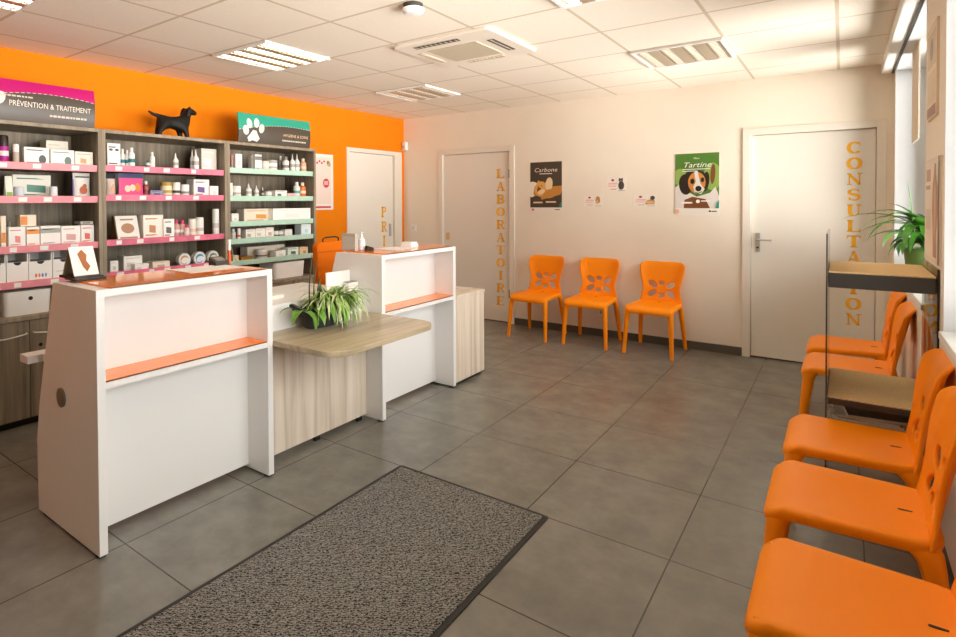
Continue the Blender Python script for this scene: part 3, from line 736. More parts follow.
# ------------------------------------------------------------------ goods on the shelves
# kind, name, category, label, y0, y1, shelf z, height, front x, main colour, second colour
ITEMS = [
 ('bottle', 'shampoo_bottle', 'bottle', 'dark capped magenta bottle at left end of the top pink-railed shelf', -4.712, -4.654, 1.7, 0.192, 0.4, 'b5128c', '2a1a18'),
 ('nozzle', 'dropper_bottle', 'bottle', 'small amber bottle with white nozzle beside the dark capped magenta bottle', -4.634, -4.598, 1.7, 0.139, 0.4, 'c9b49a', 'f6f4ee'),
 ('box', 'medicine_box', 'box', 'wide white box with round dark picture, left of two on the top left shelf', -4.575, -4.427, 1.7, 0.125, 0.4, 'f4f1ea', '4a5050'),
 ('box', 'medicine_box', 'box', 'wide white box with round grey-green picture, right of two on the top left shelf', -4.418, -4.269, 1.7, 0.119, 0.4, 'f4f1ea', '5f7a72'),
 ('box', 'carton', 'box', 'plain cream carton rising behind the white boxes on top left shelf', -4.386, -4.244, 1.7, 0.194, 0.24, 'efe6d6', 'd8d0c0'),
 ('box', 'medicine_box', 'box', 'low cream box with orange picture near the upright on top left shelf', -4.264, -4.145, 1.7, 0.115, 0.4, 'efe6d6', 'e0a070'),
 ('tent', 'leaflet', 'leaflet', 'green and white folded leaflet standing on second left shelf', -4.679, -4.64, 1.48, 0.149, 0.4, 'e9efdf', '86b04a'),
 ('box', 'display_carton', 'carton', 'large cream display carton with green picture on second left shelf', -4.611, -4.383, 1.48, 0.164, 0.3, 'ebe8da', '4f8a76'),
 ('bottle', 'cotton_roll', 'roll', 'pale blue roll left in front of the large cream display carton', -4.632, -4.573, 1.48, 0.079, 0.41, 'd5dce6', 'c3cede'),
 ('bottle', 'cotton_roll', 'roll', 'pale blue roll at the right foot of the large cream display carton', -4.424, -4.375, 1.48, 0.085, 0.41, 'e6e9ee', 'c3cede'),
 ('pouch', 'treat_pouch', 'pouch', 'tall white pouch with orange dog picture and purple side on second left shelf', -4.261, -4.145, 1.48, 0.221, 0.38, 'f2efe8', 'c86a2a'),
 ('stack', 'medicine_box', 'box', 'orange and white box at left end of third shelf', -4.713, -4.684, 1.155, 0.216, 0.4, 'f3e4cc', 'e08a3a'),
 ('box', 'medicine_box', 'box', 'white box with red lettering near left end of third shelf', -4.671, -4.575, 1.155, 0.142, 0.4, 'f4f1ea', 'e58a86'),
 ('box', 'medicine_box', 'box', 'white box with broad orange stripe on third left shelf', -4.569, -4.493, 1.155, 0.139, 0.4, 'f4f1ea', 'f0952a'),
 ('box', 'medicine_box', 'box', 'white box with grey pill picture next to the orange striped box', -4.487, -4.365, 1.155, 0.142, 0.4, 'f4f1ea', 'a5a59c'),
 ('box', 'medicine_box', 'box', 'white box with pink and grey dots, second from upright on third left shelf', -4.36, -4.236, 1.155, 0.137, 0.4, 'f4f1ea', 'd9a8a4'),
 ('box', 'medicine_box', 'box', 'white box with red flash next to the upright on third left shelf', -4.231, -4.145, 1.155, 0.139, 0.4, 'f4f1ea', 'e0604a'),
 ('bottle', 'jar', 'jar', 'small dark lidded jar behind the boxes at left of third shelf', -4.613, -4.581, 1.155, 0.171, 0.2, '6a655c', '5a564e'),
 ('bin', 'shelf_bin', 'bin', 'white open bin cut by the left edge of the fourth shelf', -4.789, -4.689, 0.925, 0.199, 0.4, 'f4f1ea', '8a877c'),
 ('bin', 'shelf_bin', 'bin', 'plain white open bin, second from the left on fourth left shelf', -4.685, -4.563, 0.925, 0.196, 0.4, 'f4f1ea', '8a877c'),
 ('bin', 'shelf_bin', 'bin', 'white open bin with small coloured drawings on fourth left shelf', -4.559, -4.421, 0.925, 0.193, 0.4, 'f4f1ea', '8a877c'),
 ('bin', 'shelf_bin', 'bin', 'white open bin with a grey line, next to the tent card on fourth left shelf', -4.416, -4.282, 0.925, 0.196, 0.4, 'f4f1ea', '8a877c'),
 ('storage', 'storage_box', 'storage box', 'large white storage box with round black finger hole on the base cabinets', -4.713, -4.436, 0.72, 0.157, 0.44, 'f2f0ea', '1c1a18'),
 ('box', 'medicine_box', 'box', 'tall white box with two dark eye marks at left of middle top shelf', -4.044, -3.95, 1.708, 0.183, 0.4, 'f4f1ea', '4a4a4a'),
 ('bottle', 'spray_bottle', 'bottle', 'white bottle with teal band, leftmost of the teal banded trio', -3.923, -3.89, 1.708, 0.151, 0.36, 'eef0ec', '2e7f86'),
 ('bottle', 'spray_bottle', 'bottle', 'white bottle with teal band, middle of the teal banded trio', -3.897, -3.865, 1.708, 0.144, 0.38, 'eef0ec', '2e7f86'),
 ('bottle', 'spray_bottle', 'bottle', 'white bottle with teal band, rightmost and tallest of the teal banded trio', -3.884, -3.838, 1.708, 0.162, 0.41, 'f6f6f2', '2e7f86'),
 ('bottle', 'flask', 'bottle', 'short grey-teal flask beside a plain white bottle on middle top shelf', -3.751, -3.715, 1.708, 0.071, 0.4, 'd9ddd8', '2f5a60'),
 ('bottle', 'lotion_bottle', 'bottle', 'plain tall white bottle standing alone mid-way along middle top shelf', -3.715, -3.675, 1.708, 0.14, 0.4, 'f4f2ec', 'ece8de'),
 ('nozzle', 'ear_cleaner_bottle', 'bottle', 'white pointed nozzle bottle with small dark mark standing alone on middle top shelf', -3.52, -3.476, 1.708, 0.145, 0.4, 'f6f4ee', 'efece4'),
 ('nozzle', 'ear_cleaner_bottle', 'bottle', 'thin white nozzle bottle half hidden, left of the pair near the grey sided box', -3.345, -3.312, 1.708, 0.187, 0.36, 'ece8df', 'e6e2d8'),
 ('nozzle', 'ear_cleaner_bottle', 'bottle', 'white nozzle bottle in front, right of the pair near the grey sided box', -3.34, -3.291, 1.708, 0.186, 0.4, 'f6f4ee', 'efece4'),
 ('box', 'medicine_box', 'box', 'tall grey sided white box near right end of middle top shelf', -3.252, -3.106, 1.708, 0.202, 0.36, 'dcd6c8', 'f6f4ee'),
 ('pouch', 'treat_pouch', 'pouch', 'dark and peach treat pouch at left end of middle second shelf', -4.035, -3.963, 1.492, 0.174, 0.38, 'e7d2c4', '3a4150'),
 ('pouch', 'treat_pouch', 'pouch', 'wide bright pink treat pouch with navy top on middle second shelf', -3.965, -3.775, 1.492, 0.193, 0.4, 'e6357f', '23305f'),
 ('bottle', 'jar', 'jar', 'small red-brown jar beside the wide pink treat pouch', -3.76, -3.713, 1.492, 0.128, 0.38, 'a8504c', '8a3a3a'),
 ('box', 'flat_packet', 'packet', 'low navy and white packet lying between red jar and gold lidded jar', -3.723, -3.617, 1.492, 0.055, 0.4, '8a86a6', '3a3f70'),
 ('jar', 'supplement_jar', 'jar', 'gold and white supplement jar on middle second shelf', -3.613, -3.524, 1.492, 0.124, 0.4, 'e9dcb8', 'b99a4a'),
 ('jar', 'supplement_jar', 'jar', 'white jar with black marked label, middle of the three jars', -3.52, -3.459, 1.492, 0.122, 0.4, 'f1efe8', '3c3c3c'),
 ('jar', 'supplement_jar', 'jar', 'white jar with grey label, rightmost of the three jars', -3.445, -3.378, 1.492, 0.107, 0.4, 'f4f2ec', '8a8a86'),
 ('box', 'medicine_box', 'box', 'tall white box with purple badge at right of middle second shelf', -3.339, -3.193, 1.492, 0.153, 0.38, 'f4f1ea', '6a4a8a'),
 ('box', 'medicine_box', 'box', 'short plain white box at right end of middle second shelf', -3.201, -3.119, 1.492, 0.099, 0.4, 'f4f1ea', 'e2d8e0'),
 ('leanbox', 'display_box', 'box', 'white display box with brown side leaning back at left of middle third shelf', -3.963, -3.796, 1.162, 0.189, 0.38, 'f5f2ea', '7a5a2a'),
 ('box', 'treat_box', 'box', 'cream box with brown dog picture on middle third shelf', -3.772, -3.61, 1.162, 0.192, 0.38, 'f5efe2', 'c88a5a'),
 ('box', 'medicine_box', 'box', 'white box with dark silhouette mark beside the cream dog picture box', -3.617, -3.528, 1.162, 0.158, 0.4, 'f4f1ea', '5a5a5a'),
 ('bottle', 'spray_bottle', 'bottle', 'rose bottle with pink cap, left of the pink capped trio', -3.512, -3.46, 1.162, 0.147, 0.38, 'd9a8a0', 'e0447a'),
 ('bottle', 'spray_bottle', 'bottle', 'rose bottle with pink cap, middle of the pink capped trio', -3.458, -3.407, 1.162, 0.145, 0.38, 'd9a8a0', 'e0447a'),
 ('bottle', 'spray_bottle', 'bottle', 'short white bottle with pink cap at front of the pink capped trio', -3.44, -3.4, 1.162, 0.105, 0.42, 'f3d8d8', 'e0447a'),
 ('bottle', 'cream_tube', 'tube', 'white tube with orange edge, left of two tubes on middle third shelf', -3.383, -3.319, 1.162, 0.152, 0.4, 'f2ece2', 'e8c8a4'),
 ('bottle', 'cream_tube', 'tube', 'white tube with grey band, right of two tubes on middle third shelf', -3.314, -3.249, 1.162, 0.162, 0.4, 'f4f2ec', 'c4c2bc'),
 ('bottle', 'tall_canister', 'canister', 'tall slim stacked white canister at right end of middle third shelf', -3.158, -3.1, 1.162, 0.232, 0.4, 'f4f2ec', 'cfcac0'),
 ('box', 'medicine_box', 'box', 'small white box at left end of middle fourth shelf', -4.034, -3.976, 0.925, 0.096, 0.4, 'f4f1ea', 'cfcac0'),
 ('box', 'medicine_box', 'box', 'big white box with grey print on middle fourth shelf', -3.916, -3.774, 0.925, 0.119, 0.36, 'f4f1ea', 'd4cfc6'),
 ('box', 'medicine_box', 'box', 'low white box in front of the big white box on middle fourth shelf', -3.863, -3.754, 0.925, 0.058, 0.42, 'f4f1ea', 'dcd6cc'),
 ('box', 'flat_box', 'box', 'flat tan and white box mid-way along middle fourth shelf', -3.711, -3.571, 0.925, 0.061, 0.4, 'ece2d0', 'b9a98c'),
 ('tin', 'food_tin', 'tin', 'round white tin with orange ribbon, leftmost of the three tins on edge', -3.511, -3.369, 0.925, 0.109, 0.4, 'e9ecea', 'd9a25a'),
 ('tin', 'food_tin', 'tin', 'round tin with blue swirl, middle of the three tins on edge', -3.365, -3.239, 0.925, 0.111, 0.4, 'dfe9ee', '4a8aa6'),
 ('tin', 'food_tin', 'tin', 'round tin with dark and red picture, rightmost of the three tins on edge', -3.235, -3.114, 0.925, 0.11, 0.4, 'e3ddd0', '6a8a8a'),
 ('box', 'medicine_box', 'box', 'slim pink edged box at left of top green-railed shelf', -2.954, -2.912, 1.735, 0.143, 0.36, 'dba79a', 'f0e4da'),
 ('box', 'medicine_box', 'box', 'tall white box in front of the slim pink edged box', -2.941, -2.872, 1.735, 0.147, 0.4, 'f4f1ea', 'e8d4cc'),
 ('box', 'medicine_box', 'box', 'narrow grey sided white box near left of top green-railed shelf', -2.739, -2.7, 1.735, 0.147, 0.36, 'd2ccc0', 'e4e0d8'),
 ('box', 'medicine_box', 'box', 'tall white box with grey stripe beside the narrow grey sided box', -2.731, -2.657, 1.735, 0.155, 0.4, 'f4f1ea', '8c8c88'),
 ('jar', 'cream_jar', 'jar', 'low cream jar, left of two low jars on top green-railed shelf', -2.619, -2.537, 1.735, 0.103, 0.38, 'ece6da', 'e4ddd0'),
 ('jar', 'cream_jar', 'jar', 'low white jar with grey band, right of two low jars on top green-railed shelf', -2.547, -2.446, 1.735, 0.115, 0.4, 'f4f2ec', 'b9b6ae'),
 ('bottle', 'spray_bottle', 'bottle', 'grey bottle standing behind the low white jar', -2.356, -2.313, 1.735, 0.168, 0.3, 'b9b2a6', 'a09a90'),
 ('bottle', 'lotion_bottle', 'bottle', 'white cylinder bottle with dark print on top green-railed shelf', -2.378, -2.31, 1.735, 0.158, 0.4, 'f1eee6', '8a8680'),
 ('nozzle', 'spray_bottle', 'bottle', 'white nozzle spray, left of two near right end of top green-railed shelf', -2.291, -2.242, 1.735, 0.187, 0.4, 'f4f2ec', 'd8d2c8'),
 ('nozzle', 'spray_bottle', 'bottle', 'white nozzle spray, right of two near right end of top green-railed shelf', -2.233, -2.181, 1.735, 0.191, 0.4, 'f4f2ec', 'd8d2c8'),
 ('bottle', 'lotion_bottle', 'bottle', 'tan bottle at right end of top green-railed shelf', -2.155, -2.088, 1.735, 0.151, 0.4, 'e2b48e', 'efd2ba'),
 ('box', 'medicine_box', 'box', 'white slab box at left end of second green-railed shelf', -2.998, -2.974, 1.487, 0.134, 0.4, 'f4f1ea', 'e6e2da'),
 ('jar', 'supplement_jar', 'jar', 'large white jar with grey ring on second green-railed shelf', -2.951, -2.867, 1.487, 0.109, 0.4, 'f4f2ec', 'bdb8b0'),
 ('nozzle', 'spray_bottle', 'bottle', 'taller white cone bottle, left of two on second green-railed shelf', -2.813, -2.758, 1.487, 0.134, 0.4, 'f6f4ee', 'efece4'),
 ('nozzle', 'spray_bottle', 'bottle', 'shorter white cone bottle, right of two on second green-railed shelf', -2.725, -2.68, 1.487, 0.117, 0.4, 'f6f4ee', 'efece4'),
 ('nozzle', 'dropper_bottle', 'bottle', 'tiny white topped dropper with dark base on second green-railed shelf', -2.652, -2.623, 1.487, 0.104, 0.4, '5a4a40', 'f6f4ee'),
 ('jar', 'cream_jar', 'jar', 'low white jar beside the tiny dropper', -2.594, -2.524, 1.487, 0.063, 0.4, 'f4f2ec', 'c8c4bc'),
 ('box', 'medicine_box', 'box', 'low white box with dark end on second green-railed shelf', -2.5, -2.36, 1.487, 0.074, 0.4, 'f4f1ea', '6a6a66'),
 ('box', 'flat_packet', 'packet', 'flat pink packet on second green-railed shelf', -2.354, -2.246, 1.487, 0.049, 0.4, 'eac0bc', 'e8a8a8'),
 ('bottle', 'pump_bottle', 'bottle', 'white and teal pump bottle beside the orange bottle', -2.24, -2.171, 1.487, 0.161, 0.4, 'eef2ec', '6aa59a'),
 ('bottle', 'shampoo_bottle', 'bottle', 'orange bottle with white top at right end of second green-railed shelf', -2.165, -2.095, 1.487, 0.158, 0.4, 'ef7a1a', 'f4e4d4'),
 ('box', 'medicine_box', 'box', 'small low white box at left end of third green-railed shelf', -2.988, -2.915, 1.262, 0.089, 0.4, 'f4f1ea', 'd8d2c8'),
 ('box', 'medicine_box', 'box', 'cream long box with orange mark on third green-railed shelf', -2.827, -2.497, 1.262, 0.127, 0.36, 'f3e6d2', 'e5a24a'),
 ('box', 'carton', 'box', 'large blank white carton on third green-railed shelf', -2.548, -2.075, 1.262, 0.127, 0.43, 'fbfaf6', 'f4f2ec'),
 ('bottle', 'flask', 'bottle', 'small pale flask at left end of fourth green-railed shelf', -2.968, -2.916, 1.108, 0.105, 0.38, 'd8d2c6', 'c8c0b4'),
 ('bottle', 'cream_tube', 'tube', 'slim white tube with red mark on fourth green-railed shelf', -2.927, -2.896, 1.108, 0.109, 0.41, 'f6ece4', 'e0604a'),
 ('box', 'medicine_box', 'box', 'white box, leftmost of three in a row on fourth green-railed shelf', -2.84, -2.736, 1.108, 0.094, 0.4, 'f4eee2', 'b8b4aa'),
 ('box', 'medicine_box', 'box', 'white box, middle of three in a row on fourth green-railed shelf', -2.731, -2.623, 1.108, 0.099, 0.4, 'f4eee2', 'c8c4ba'),
 ('box', 'medicine_box', 'box', 'white box, rightmost of three in a row on fourth green-railed shelf', -2.617, -2.524, 1.108, 0.104, 0.4, 'f4eee2', 'd4b0a8'),
 ('jar', 'supplement_jar', 'jar', 'small jar with dark marks, left of two on fourth green-railed shelf', -2.518, -2.458, 1.108, 0.067, 0.4, 'e2dcd2', '3c3c40'),
 ('jar', 'supplement_jar', 'jar', 'small jar with dark marks, right of two on fourth green-railed shelf', -2.454, -2.391, 1.108, 0.064, 0.4, 'e8e4dc', '4a4458'),
 ('box', 'medicine_box', 'box', 'low white box before the tall pale blue carton', -2.385, -2.297, 1.108, 0.075, 0.4, 'f4f1ea', 'ece8e0'),
 ('box', 'carton', 'box', 'tall white and pale blue carton at right end of fourth green-railed shelf', -2.199, -2.07, 1.108, 0.151, 0.42, 'eaf6f8', 'bfe4ec'),
 ('box', 'medicine_box', 'box', 'small tan box at left end of lowest green-railed shelf', -2.984, -2.927, 0.915, 0.064, 0.41, 'e6d2b0', 'd8be92'),
 ('box', 'flat_packet', 'packet', 'flat brown packet beside the small tan box on lowest shelf', -2.894, -2.77, 0.915, 0.045, 0.4, 'a0701e', '8a5a14'),
 ('box', 'carton', 'box', 'long cream carton at back of lowest green-railed shelf', -2.72, -2.279, 0.915, 0.114, 0.26, 'f3e6d2', 'ece0ca'),
 ('jar', 'supplement_jar', 'jar', 'grey jar with red print before the long cream carton', -2.686, -2.577, 0.915, 0.094, 0.4, 'cfc4b8', '7a6a60'),
 ('box', 'medicine_box', 'box', 'low white box in front of the long cream carton', -2.508, -2.393, 0.915, 0.072, 0.41, 'f4f1ea', 'e2dcd0'),
 ('box', 'medicine_box', 'box', 'green and white box near right of lowest green-railed shelf', -2.354, -2.22, 0.915, 0.089, 0.4, 'e4efe6', '3a6a5a'),
 ('box', 'medicine_box', 'box', 'tan box with brown print at right end of lowest green-railed shelf', -2.201, -2.095, 0.915, 0.084, 0.4, 'ecd2ae', 'c89a6a'),
 ('storage', 'storage_box', 'storage box', 'plain white storage box on base cabinet behind the planter', -2.545, -2.165, 0.72, 0.15, 0.44, 'f4f2ec', ''),
]

GROUPS = {'box': 'boxes on the shelves', 'bottle': 'bottles on the shelves', 'jar': 'jars on the shelves', 'tin': 'tins on the shelves', 'pouch': 'pouches on the shelves', 'carton': 'cartons on the shelves', 'tube': 'tubes on the shelves', 'bin': 'bins on the fourth shelf', 'roll': 'rolls on the second shelf', 'packet': 'packets on the shelves', 'storage box': 'storage boxes on the worktop'}
def depth_of(it):
    k, y0, y1, xf = it[0], it[4], it[5], it[8]; w = y1-y0
    d = {'bin': .22, 'storage': .26, 'pouch': .07, 'leanbox': .05, 'tin': .045, 'tent': .06}.get(k, min(.11, max(.05, .75*w)))
    if k in ('bottle', 'nozzle', 'jar'): d = w
    for o in ITEMS:
        if o is not it and abs(o[6]-it[6]) < .01 and o[4] < y1-.001 and o[5] > y0+.001 and o[8] < xf-.01: d = min(d, xf-o[8]-.003)
    return max(d, .015)
for it in ITEMS:
    k, name, cat, lab, y0, y1, z, h, xf, c1, c2 = it
    xf = min(xf, .42) if k != 'storage' else xf
    up = [q for L in LEV.values() for q in L if q > z+.03 and any(abs(z-r) < .001 for r in L)]
    if up: h = min(h, min(up)-z-.034)
    d = depth_of(it); z += .0006; w = y1-y0; ym = (y0+y1)/2; x0 = xf-d; g = GROUPS.get(cat)
    M1, M2 = pm(c1), pm(c2) if c2 else None
    if k in ('box', 'stack'):
        o = obj(name, bx(x0, xf, y0, y1, z, z+h), M1, bevel=min(.0015, d/8)); tag(o, lab, cat, g)
        if k == 'box' and w > .02:
            b = BM(); f = lambda u, v: (xf+.0007, y0+u*w, z+v*h); rg = random.Random(lab)
            if 'round' in lab: sheet(b, ell(.72, .36, .022/w if w > .1 else .2, .03/h if h > .08 else .2), f)
            elif 'eye marks' in lab:
                for u in (.27, .73): sheet(b, ell(u, .74, .15, .05), f)
            elif 'stripe' in lab: sheet(b, [(.0, .66), (1, .66), (1, .88), (0, .88)], f)
            else:
                u0 = rg.uniform(.12, .4); u1 = u0+rg.uniform(.3, .5)
                sheet(b, [(u0, .3), (u1, .26), (u1, .56), (u0, .6)], f)
            for v in (.82, .16): sheet(b, [(.1, v), (rg.uniform(.5, .9), v), (rg.uniform(.5, .9), v+.05), (.1, v+.05)], f)
            obj('printed_front', b, M2, o)
        if k == 'stack': obj('printed_front', bx(xf, xf+.0007, y0+.002, y1-.002, z+h*.2, z+h*.5), M2, o)
    elif k == 'leanbox':
        sl = .055; t = obj(name, prism(BM(), [(xf-.02, z), (xf+.0, z), (xf-sl, z+h), (xf-sl-.02, z+h)], 'y', y0, y1), M1); tag(t, lab, cat, g)
        obj('box_side', prism(BM(), [(xf-.11, z), (xf-.0205, z), (xf-sl-.0205, z+h), (xf-sl-.05, z+h)], 'y', y0, y1), M2, t, label='brown side')
        b = BM(); f = lambda u, v: (xf-sl*v+.0012, y0+u*w, z+v*h)
        sheet(b, ell(.5, .5, .3, .2), f); sheet(b, [(.1, .1), (.9, .1), (.9, .16), (.1, .16)], f); sheet(b, [(.2, .82), (.8, .82), (.8, .88), (.2, .88)], f)
        obj('printed_front', b, pm('b98a6a'), t)
    elif k in ('bottle', 'nozzle', 'jar'):
        r = w/2; c = (xf-r, ym, z)
        if k == 'jar': pr = [(r*.92, 0), (r, .004), (r, h*.72), (r*.95, h*.76)]; ca = [(r*.98, h*.76), (r, h*.78), (r, h*.97), (r*.94, h)]
        elif k == 'nozzle': pr = [(r*.93, 0), (r, .004), (r, h*.60), (r*.45, h*.72)]; ca = [(r*.42, h*.72), (r*.36, h*.78), (r*.10, h)]
        elif cat in ('canister', 'roll', 'tube'): pr = [(r*.97, 0), (r, .003), (r, h*.84)]; ca = [(r*.98, h*.841), (r*.98, h*.97), (r*.9, h)]
        else: pr = [(r*.93, 0), (r, .004), (r, h*.70), (r*.55, h*.79)]; ca = [(r*.5, h*.79), (r*.52, h*.8), (r*.52, h*.97), (r*.45, h)]
        if 'dark capped' in lab: ca = [(r*.95, h*.62), (r, h*.66), (r, h*.95), (r*.8, h)]; pr = [(r*.93, 0), (r, .004), (r, h*.62)]
        o = obj(name, lathe(BM(), pr, c, 18), M1, smooth=True); tag(o, lab, cat, g)
        capm = M2 if ('cap' in lab or k == 'nozzle' or 'top' in lab) else (pm('b99a4a') if 'gold' in lab else pm('f1efe9'))
        if cat in ('canister', 'roll'): capm = M1
        obj('lid' if k == 'jar' else ('nozzle' if k == 'nozzle' else 'cap'), lathe(BM(), ca, c, 18), capm, o, smooth=True)
        if r > .014 and cat != 'roll':
            lm = M2 if 'cap' not in lab else pm('f0e8e4')
            if k == 'nozzle': lm = pm('b9b4aa')
            b = lathe(BM(), [(r+.0004, h*.30), (r+.0006, h*.31), (r+.0006, h*.46), (r+.0004, h*.47)], c, 18); obj('label_band', b, lm, o, smooth=True)
    elif k == 'pouch':
        b = BM(); n = 10; F = []
        for s in (1, -1):
            G = []
            for i in range(n+1):
                row = []
                for j in range(n+1):
                    u, v = i/n, j/n; e = math.sin(PI*u)**.5*(math.sin(PI*min(1, v*.62+.12))**.8)*(1 if v < .98 else .1)
                    e *= max(0, 1-v)**.5
                    pinch = .03*w*math.sin(PI*v)
                    row.append(b.verts.new((xf-d/2+s*(d/2*e+.0006), y0+pinch+(w-2*pinch)*u, z+h*v)))
                G.append(row)
            F.append(G)
            for i in range(n):
                for j in range(n): b.faces.new((G[i][j], G[i+1][j], G[i+1][j+1], G[i][j+1])).material_index = 1 if j >= n-2 else 0
        A, B = F
        for i in range(n):
            for q in (0, n):
                b.faces.new((A[i][q], A[i+1][q], B[i+1][q], B[i][q])); b.faces.new((A[q][i], A[q][i+1], B[q][i+1], B[q][i]))
        o = obj(name, b, [M1, M2 if 'tall white' not in lab else pm('e9e4da')], smooth=True); tag(o, lab, cat, g)
        b = BM(); f = lambda u, v: (xf+.0015-.35*d*(1-math.sin(PI*u)**.5*max(0, 1-v)**.5), y0+u*w, z+v*h)
        if 'pink' in lab:
            for uu, vv in ((.35, .36), (.55, .40)): sheet(b, ell(uu, vv, .12, .14), f)
            obj('picture', b, pm('f6cdb4'), o)
            b = BM(); sheet(b, ell(.76, .42, .12, .18), f); obj('picture', b, pm('d8791e'), o)
        else:
            sheet(b, ell(.52, .34, .22, .16), f); sheet(b, ell(.6, .5, .12, .08), f); obj('picture', b, pm('b8551e' if 'tall' in lab else 'e8b090'), o)
            if 'tall' in lab:
                b = BM(); sheet(b, [(.1, .82), (.9, .82), (.9, .87), (.1, .87)], f); obj('brand_line', b, pm('3a3a44'), o)
                obj('pouch_side', bx(xf-d*.6, xf-d*.4, y0-.003, y0+.004, z+.01, z+h*.75), pm('5a3a86'), o, label='purple side')
    elif k == 'tin':
        r = h/2*1.02; c = (x0, ym, z+r)
        o = obj(name, lathe(BM(), [(r*.97, 0), (r, .003), (r, d-.003), (r*.96, d), (r*.9, d-.002)], c, 30, 'x'), pm('d9d6cc')); tag(o, lab, cat, g)
        q = obj('tin_lid', lathe(BM(), [(r*.88, 0), (r*.88, .001)], (xf-.0015, ym, z+r), 30, 'x'), M1, o)
        b = BM(); f = lambda u, v: (xf+.0003, ym+u*r, z+r+v*r)
        ribbon(b, arc(0, 0, .6, .5, 200, 20, 12), [.08+.25*math.sin(PI*i/12) for i in range(13)], f); ribbon(b, arc(-.1, -.2, .55, .4, 330, 190, 12), .12, f)
        obj('picture', b, M2, q)
    elif k == 'bin':
        b = BM(); tk = .006; hb = h*.72
        box(b, x0, xf, y0, y0+tk, z, z+h*.98); box(b, x0, xf, y1-tk, y1, z, z+h*.98); box(b, x0, x0+tk, y0+tk, y1-tk, z, z+h*.98); box(b, x0, xf, y0+tk, y1-tk, z, z+tk); box(b, xf-tk, xf, y0+tk, y1-tk, z+tk, z+hb)
        o = obj(name, b, M1); tag(o, lab, cat, g)
        obj('grip_hole', prism(BM(), [(ym+.022*math.cos(a), z+hb-.001+.02*math.sin(a)) for a in [PI+PI*i/10 for i in range(11)]], 'x', xf, xf+.0008), BLACK, o, label='dark half-round grip hole')
        obj('contents', bx(x0+.02, xf-.03, y0+.012, y1-.012, z+.01, z+hb*.97), M2, o)
        b = BM(); f = lambda u, v: (xf+.0007, y0+u*w, z+v*h)
        if 'drawings' in lab:
            for i, cc in enumerate(('e07a5a', 'd8a030', '8a7ac0', '7aa0c8')):
                bb = BM(); sheet(bb, ell(.3+.14*i, .22, .05, .07), f); obj('drawing', bb, pm(cc), o)
        if 'grey line' in lab: ribbon(b, [(.15, .3), (.85, .3)], .015, f); obj('printed_line', b, pm('a8a49a'), o)
        else: b.free()
    elif k == 'storage':
        b = BM(); A = rrect(x0+.012, xf-.012, y0+.008, y1-.008, .03, 5); B = rrect(x0, xf, y0, y1, .035, 5); n = len(A)
        va = [b.verts.new((p[0], p[1], z)) for p in A]; vb = [b.verts.new((p[0], p[1], z+h-.012)) for p in B]; vc = [b.verts.new((p[0], p[1], z+h)) for p in B]
        for P_, Q_ in ((va, vb), (vb, vc)):
            for i in range(n): b.faces.new((P_[i], P_[(i+1) % n], Q_[(i+1) % n], Q_[i]))
        b.faces.new(va); b.faces.new(vc)
        o = obj(name, b, M1, smooth=True); tag(o, lab, cat, g)
        if c2: obj('finger_hole', lathe(BM(), [(.013, 0), (.013, .003)], (xf-.004, ym+.01, z+h*.68), 18, 'x'), BLACK, o, label='round black finger hole')
    elif k == 'tent':
        o = obj(name, prism(BM(), [(xf-.05, z), (xf-.047, z), (xf-.026, z+h-.004), (xf-.003, z), (xf, z), (xf-.024, z+h), (xf-.028, z+h)], 'y', y0, y1), M1); tag(o, lab, cat, g)
        obj('printed_front', prism(BM(), [(xf+.0006, z+.005), (xf+.0012, z+.005), (xf-.0135, z+h*.5), (xf-.0141, z+h*.5)], 'y', y0+.004, y1-.004), M2, o)
# boxes standing on other boxes of the third left shelf
z = 1.155+.144
o = obj('medicine_box', bx(.30, .39, -4.60, -4.508, z, z+.075), pm('f6e6cc'), bevel=.001); tag(o, 'small cream and orange box standing on top of the row on the third left shelf', 'box', 'boxes on the shelves')
obj('printed_front', bx(.39, .3907, -4.598, -4.56, z+.01, z+.066), pm('e88a2e'), o)
o = obj('flat_packet', bx(.30, .40, -4.235, -4.15, z, z+.022), pm('b9b4a6'), bevel=.001); tag(o, 'grey packet lying on top of the row beside the upright on the third left shelf', 'packet', 'packets on the shelves'); obj('printed_front', bx(.40, .4007, -4.22, -4.17, z+.005, z+.017), pm('7a766c'), o)
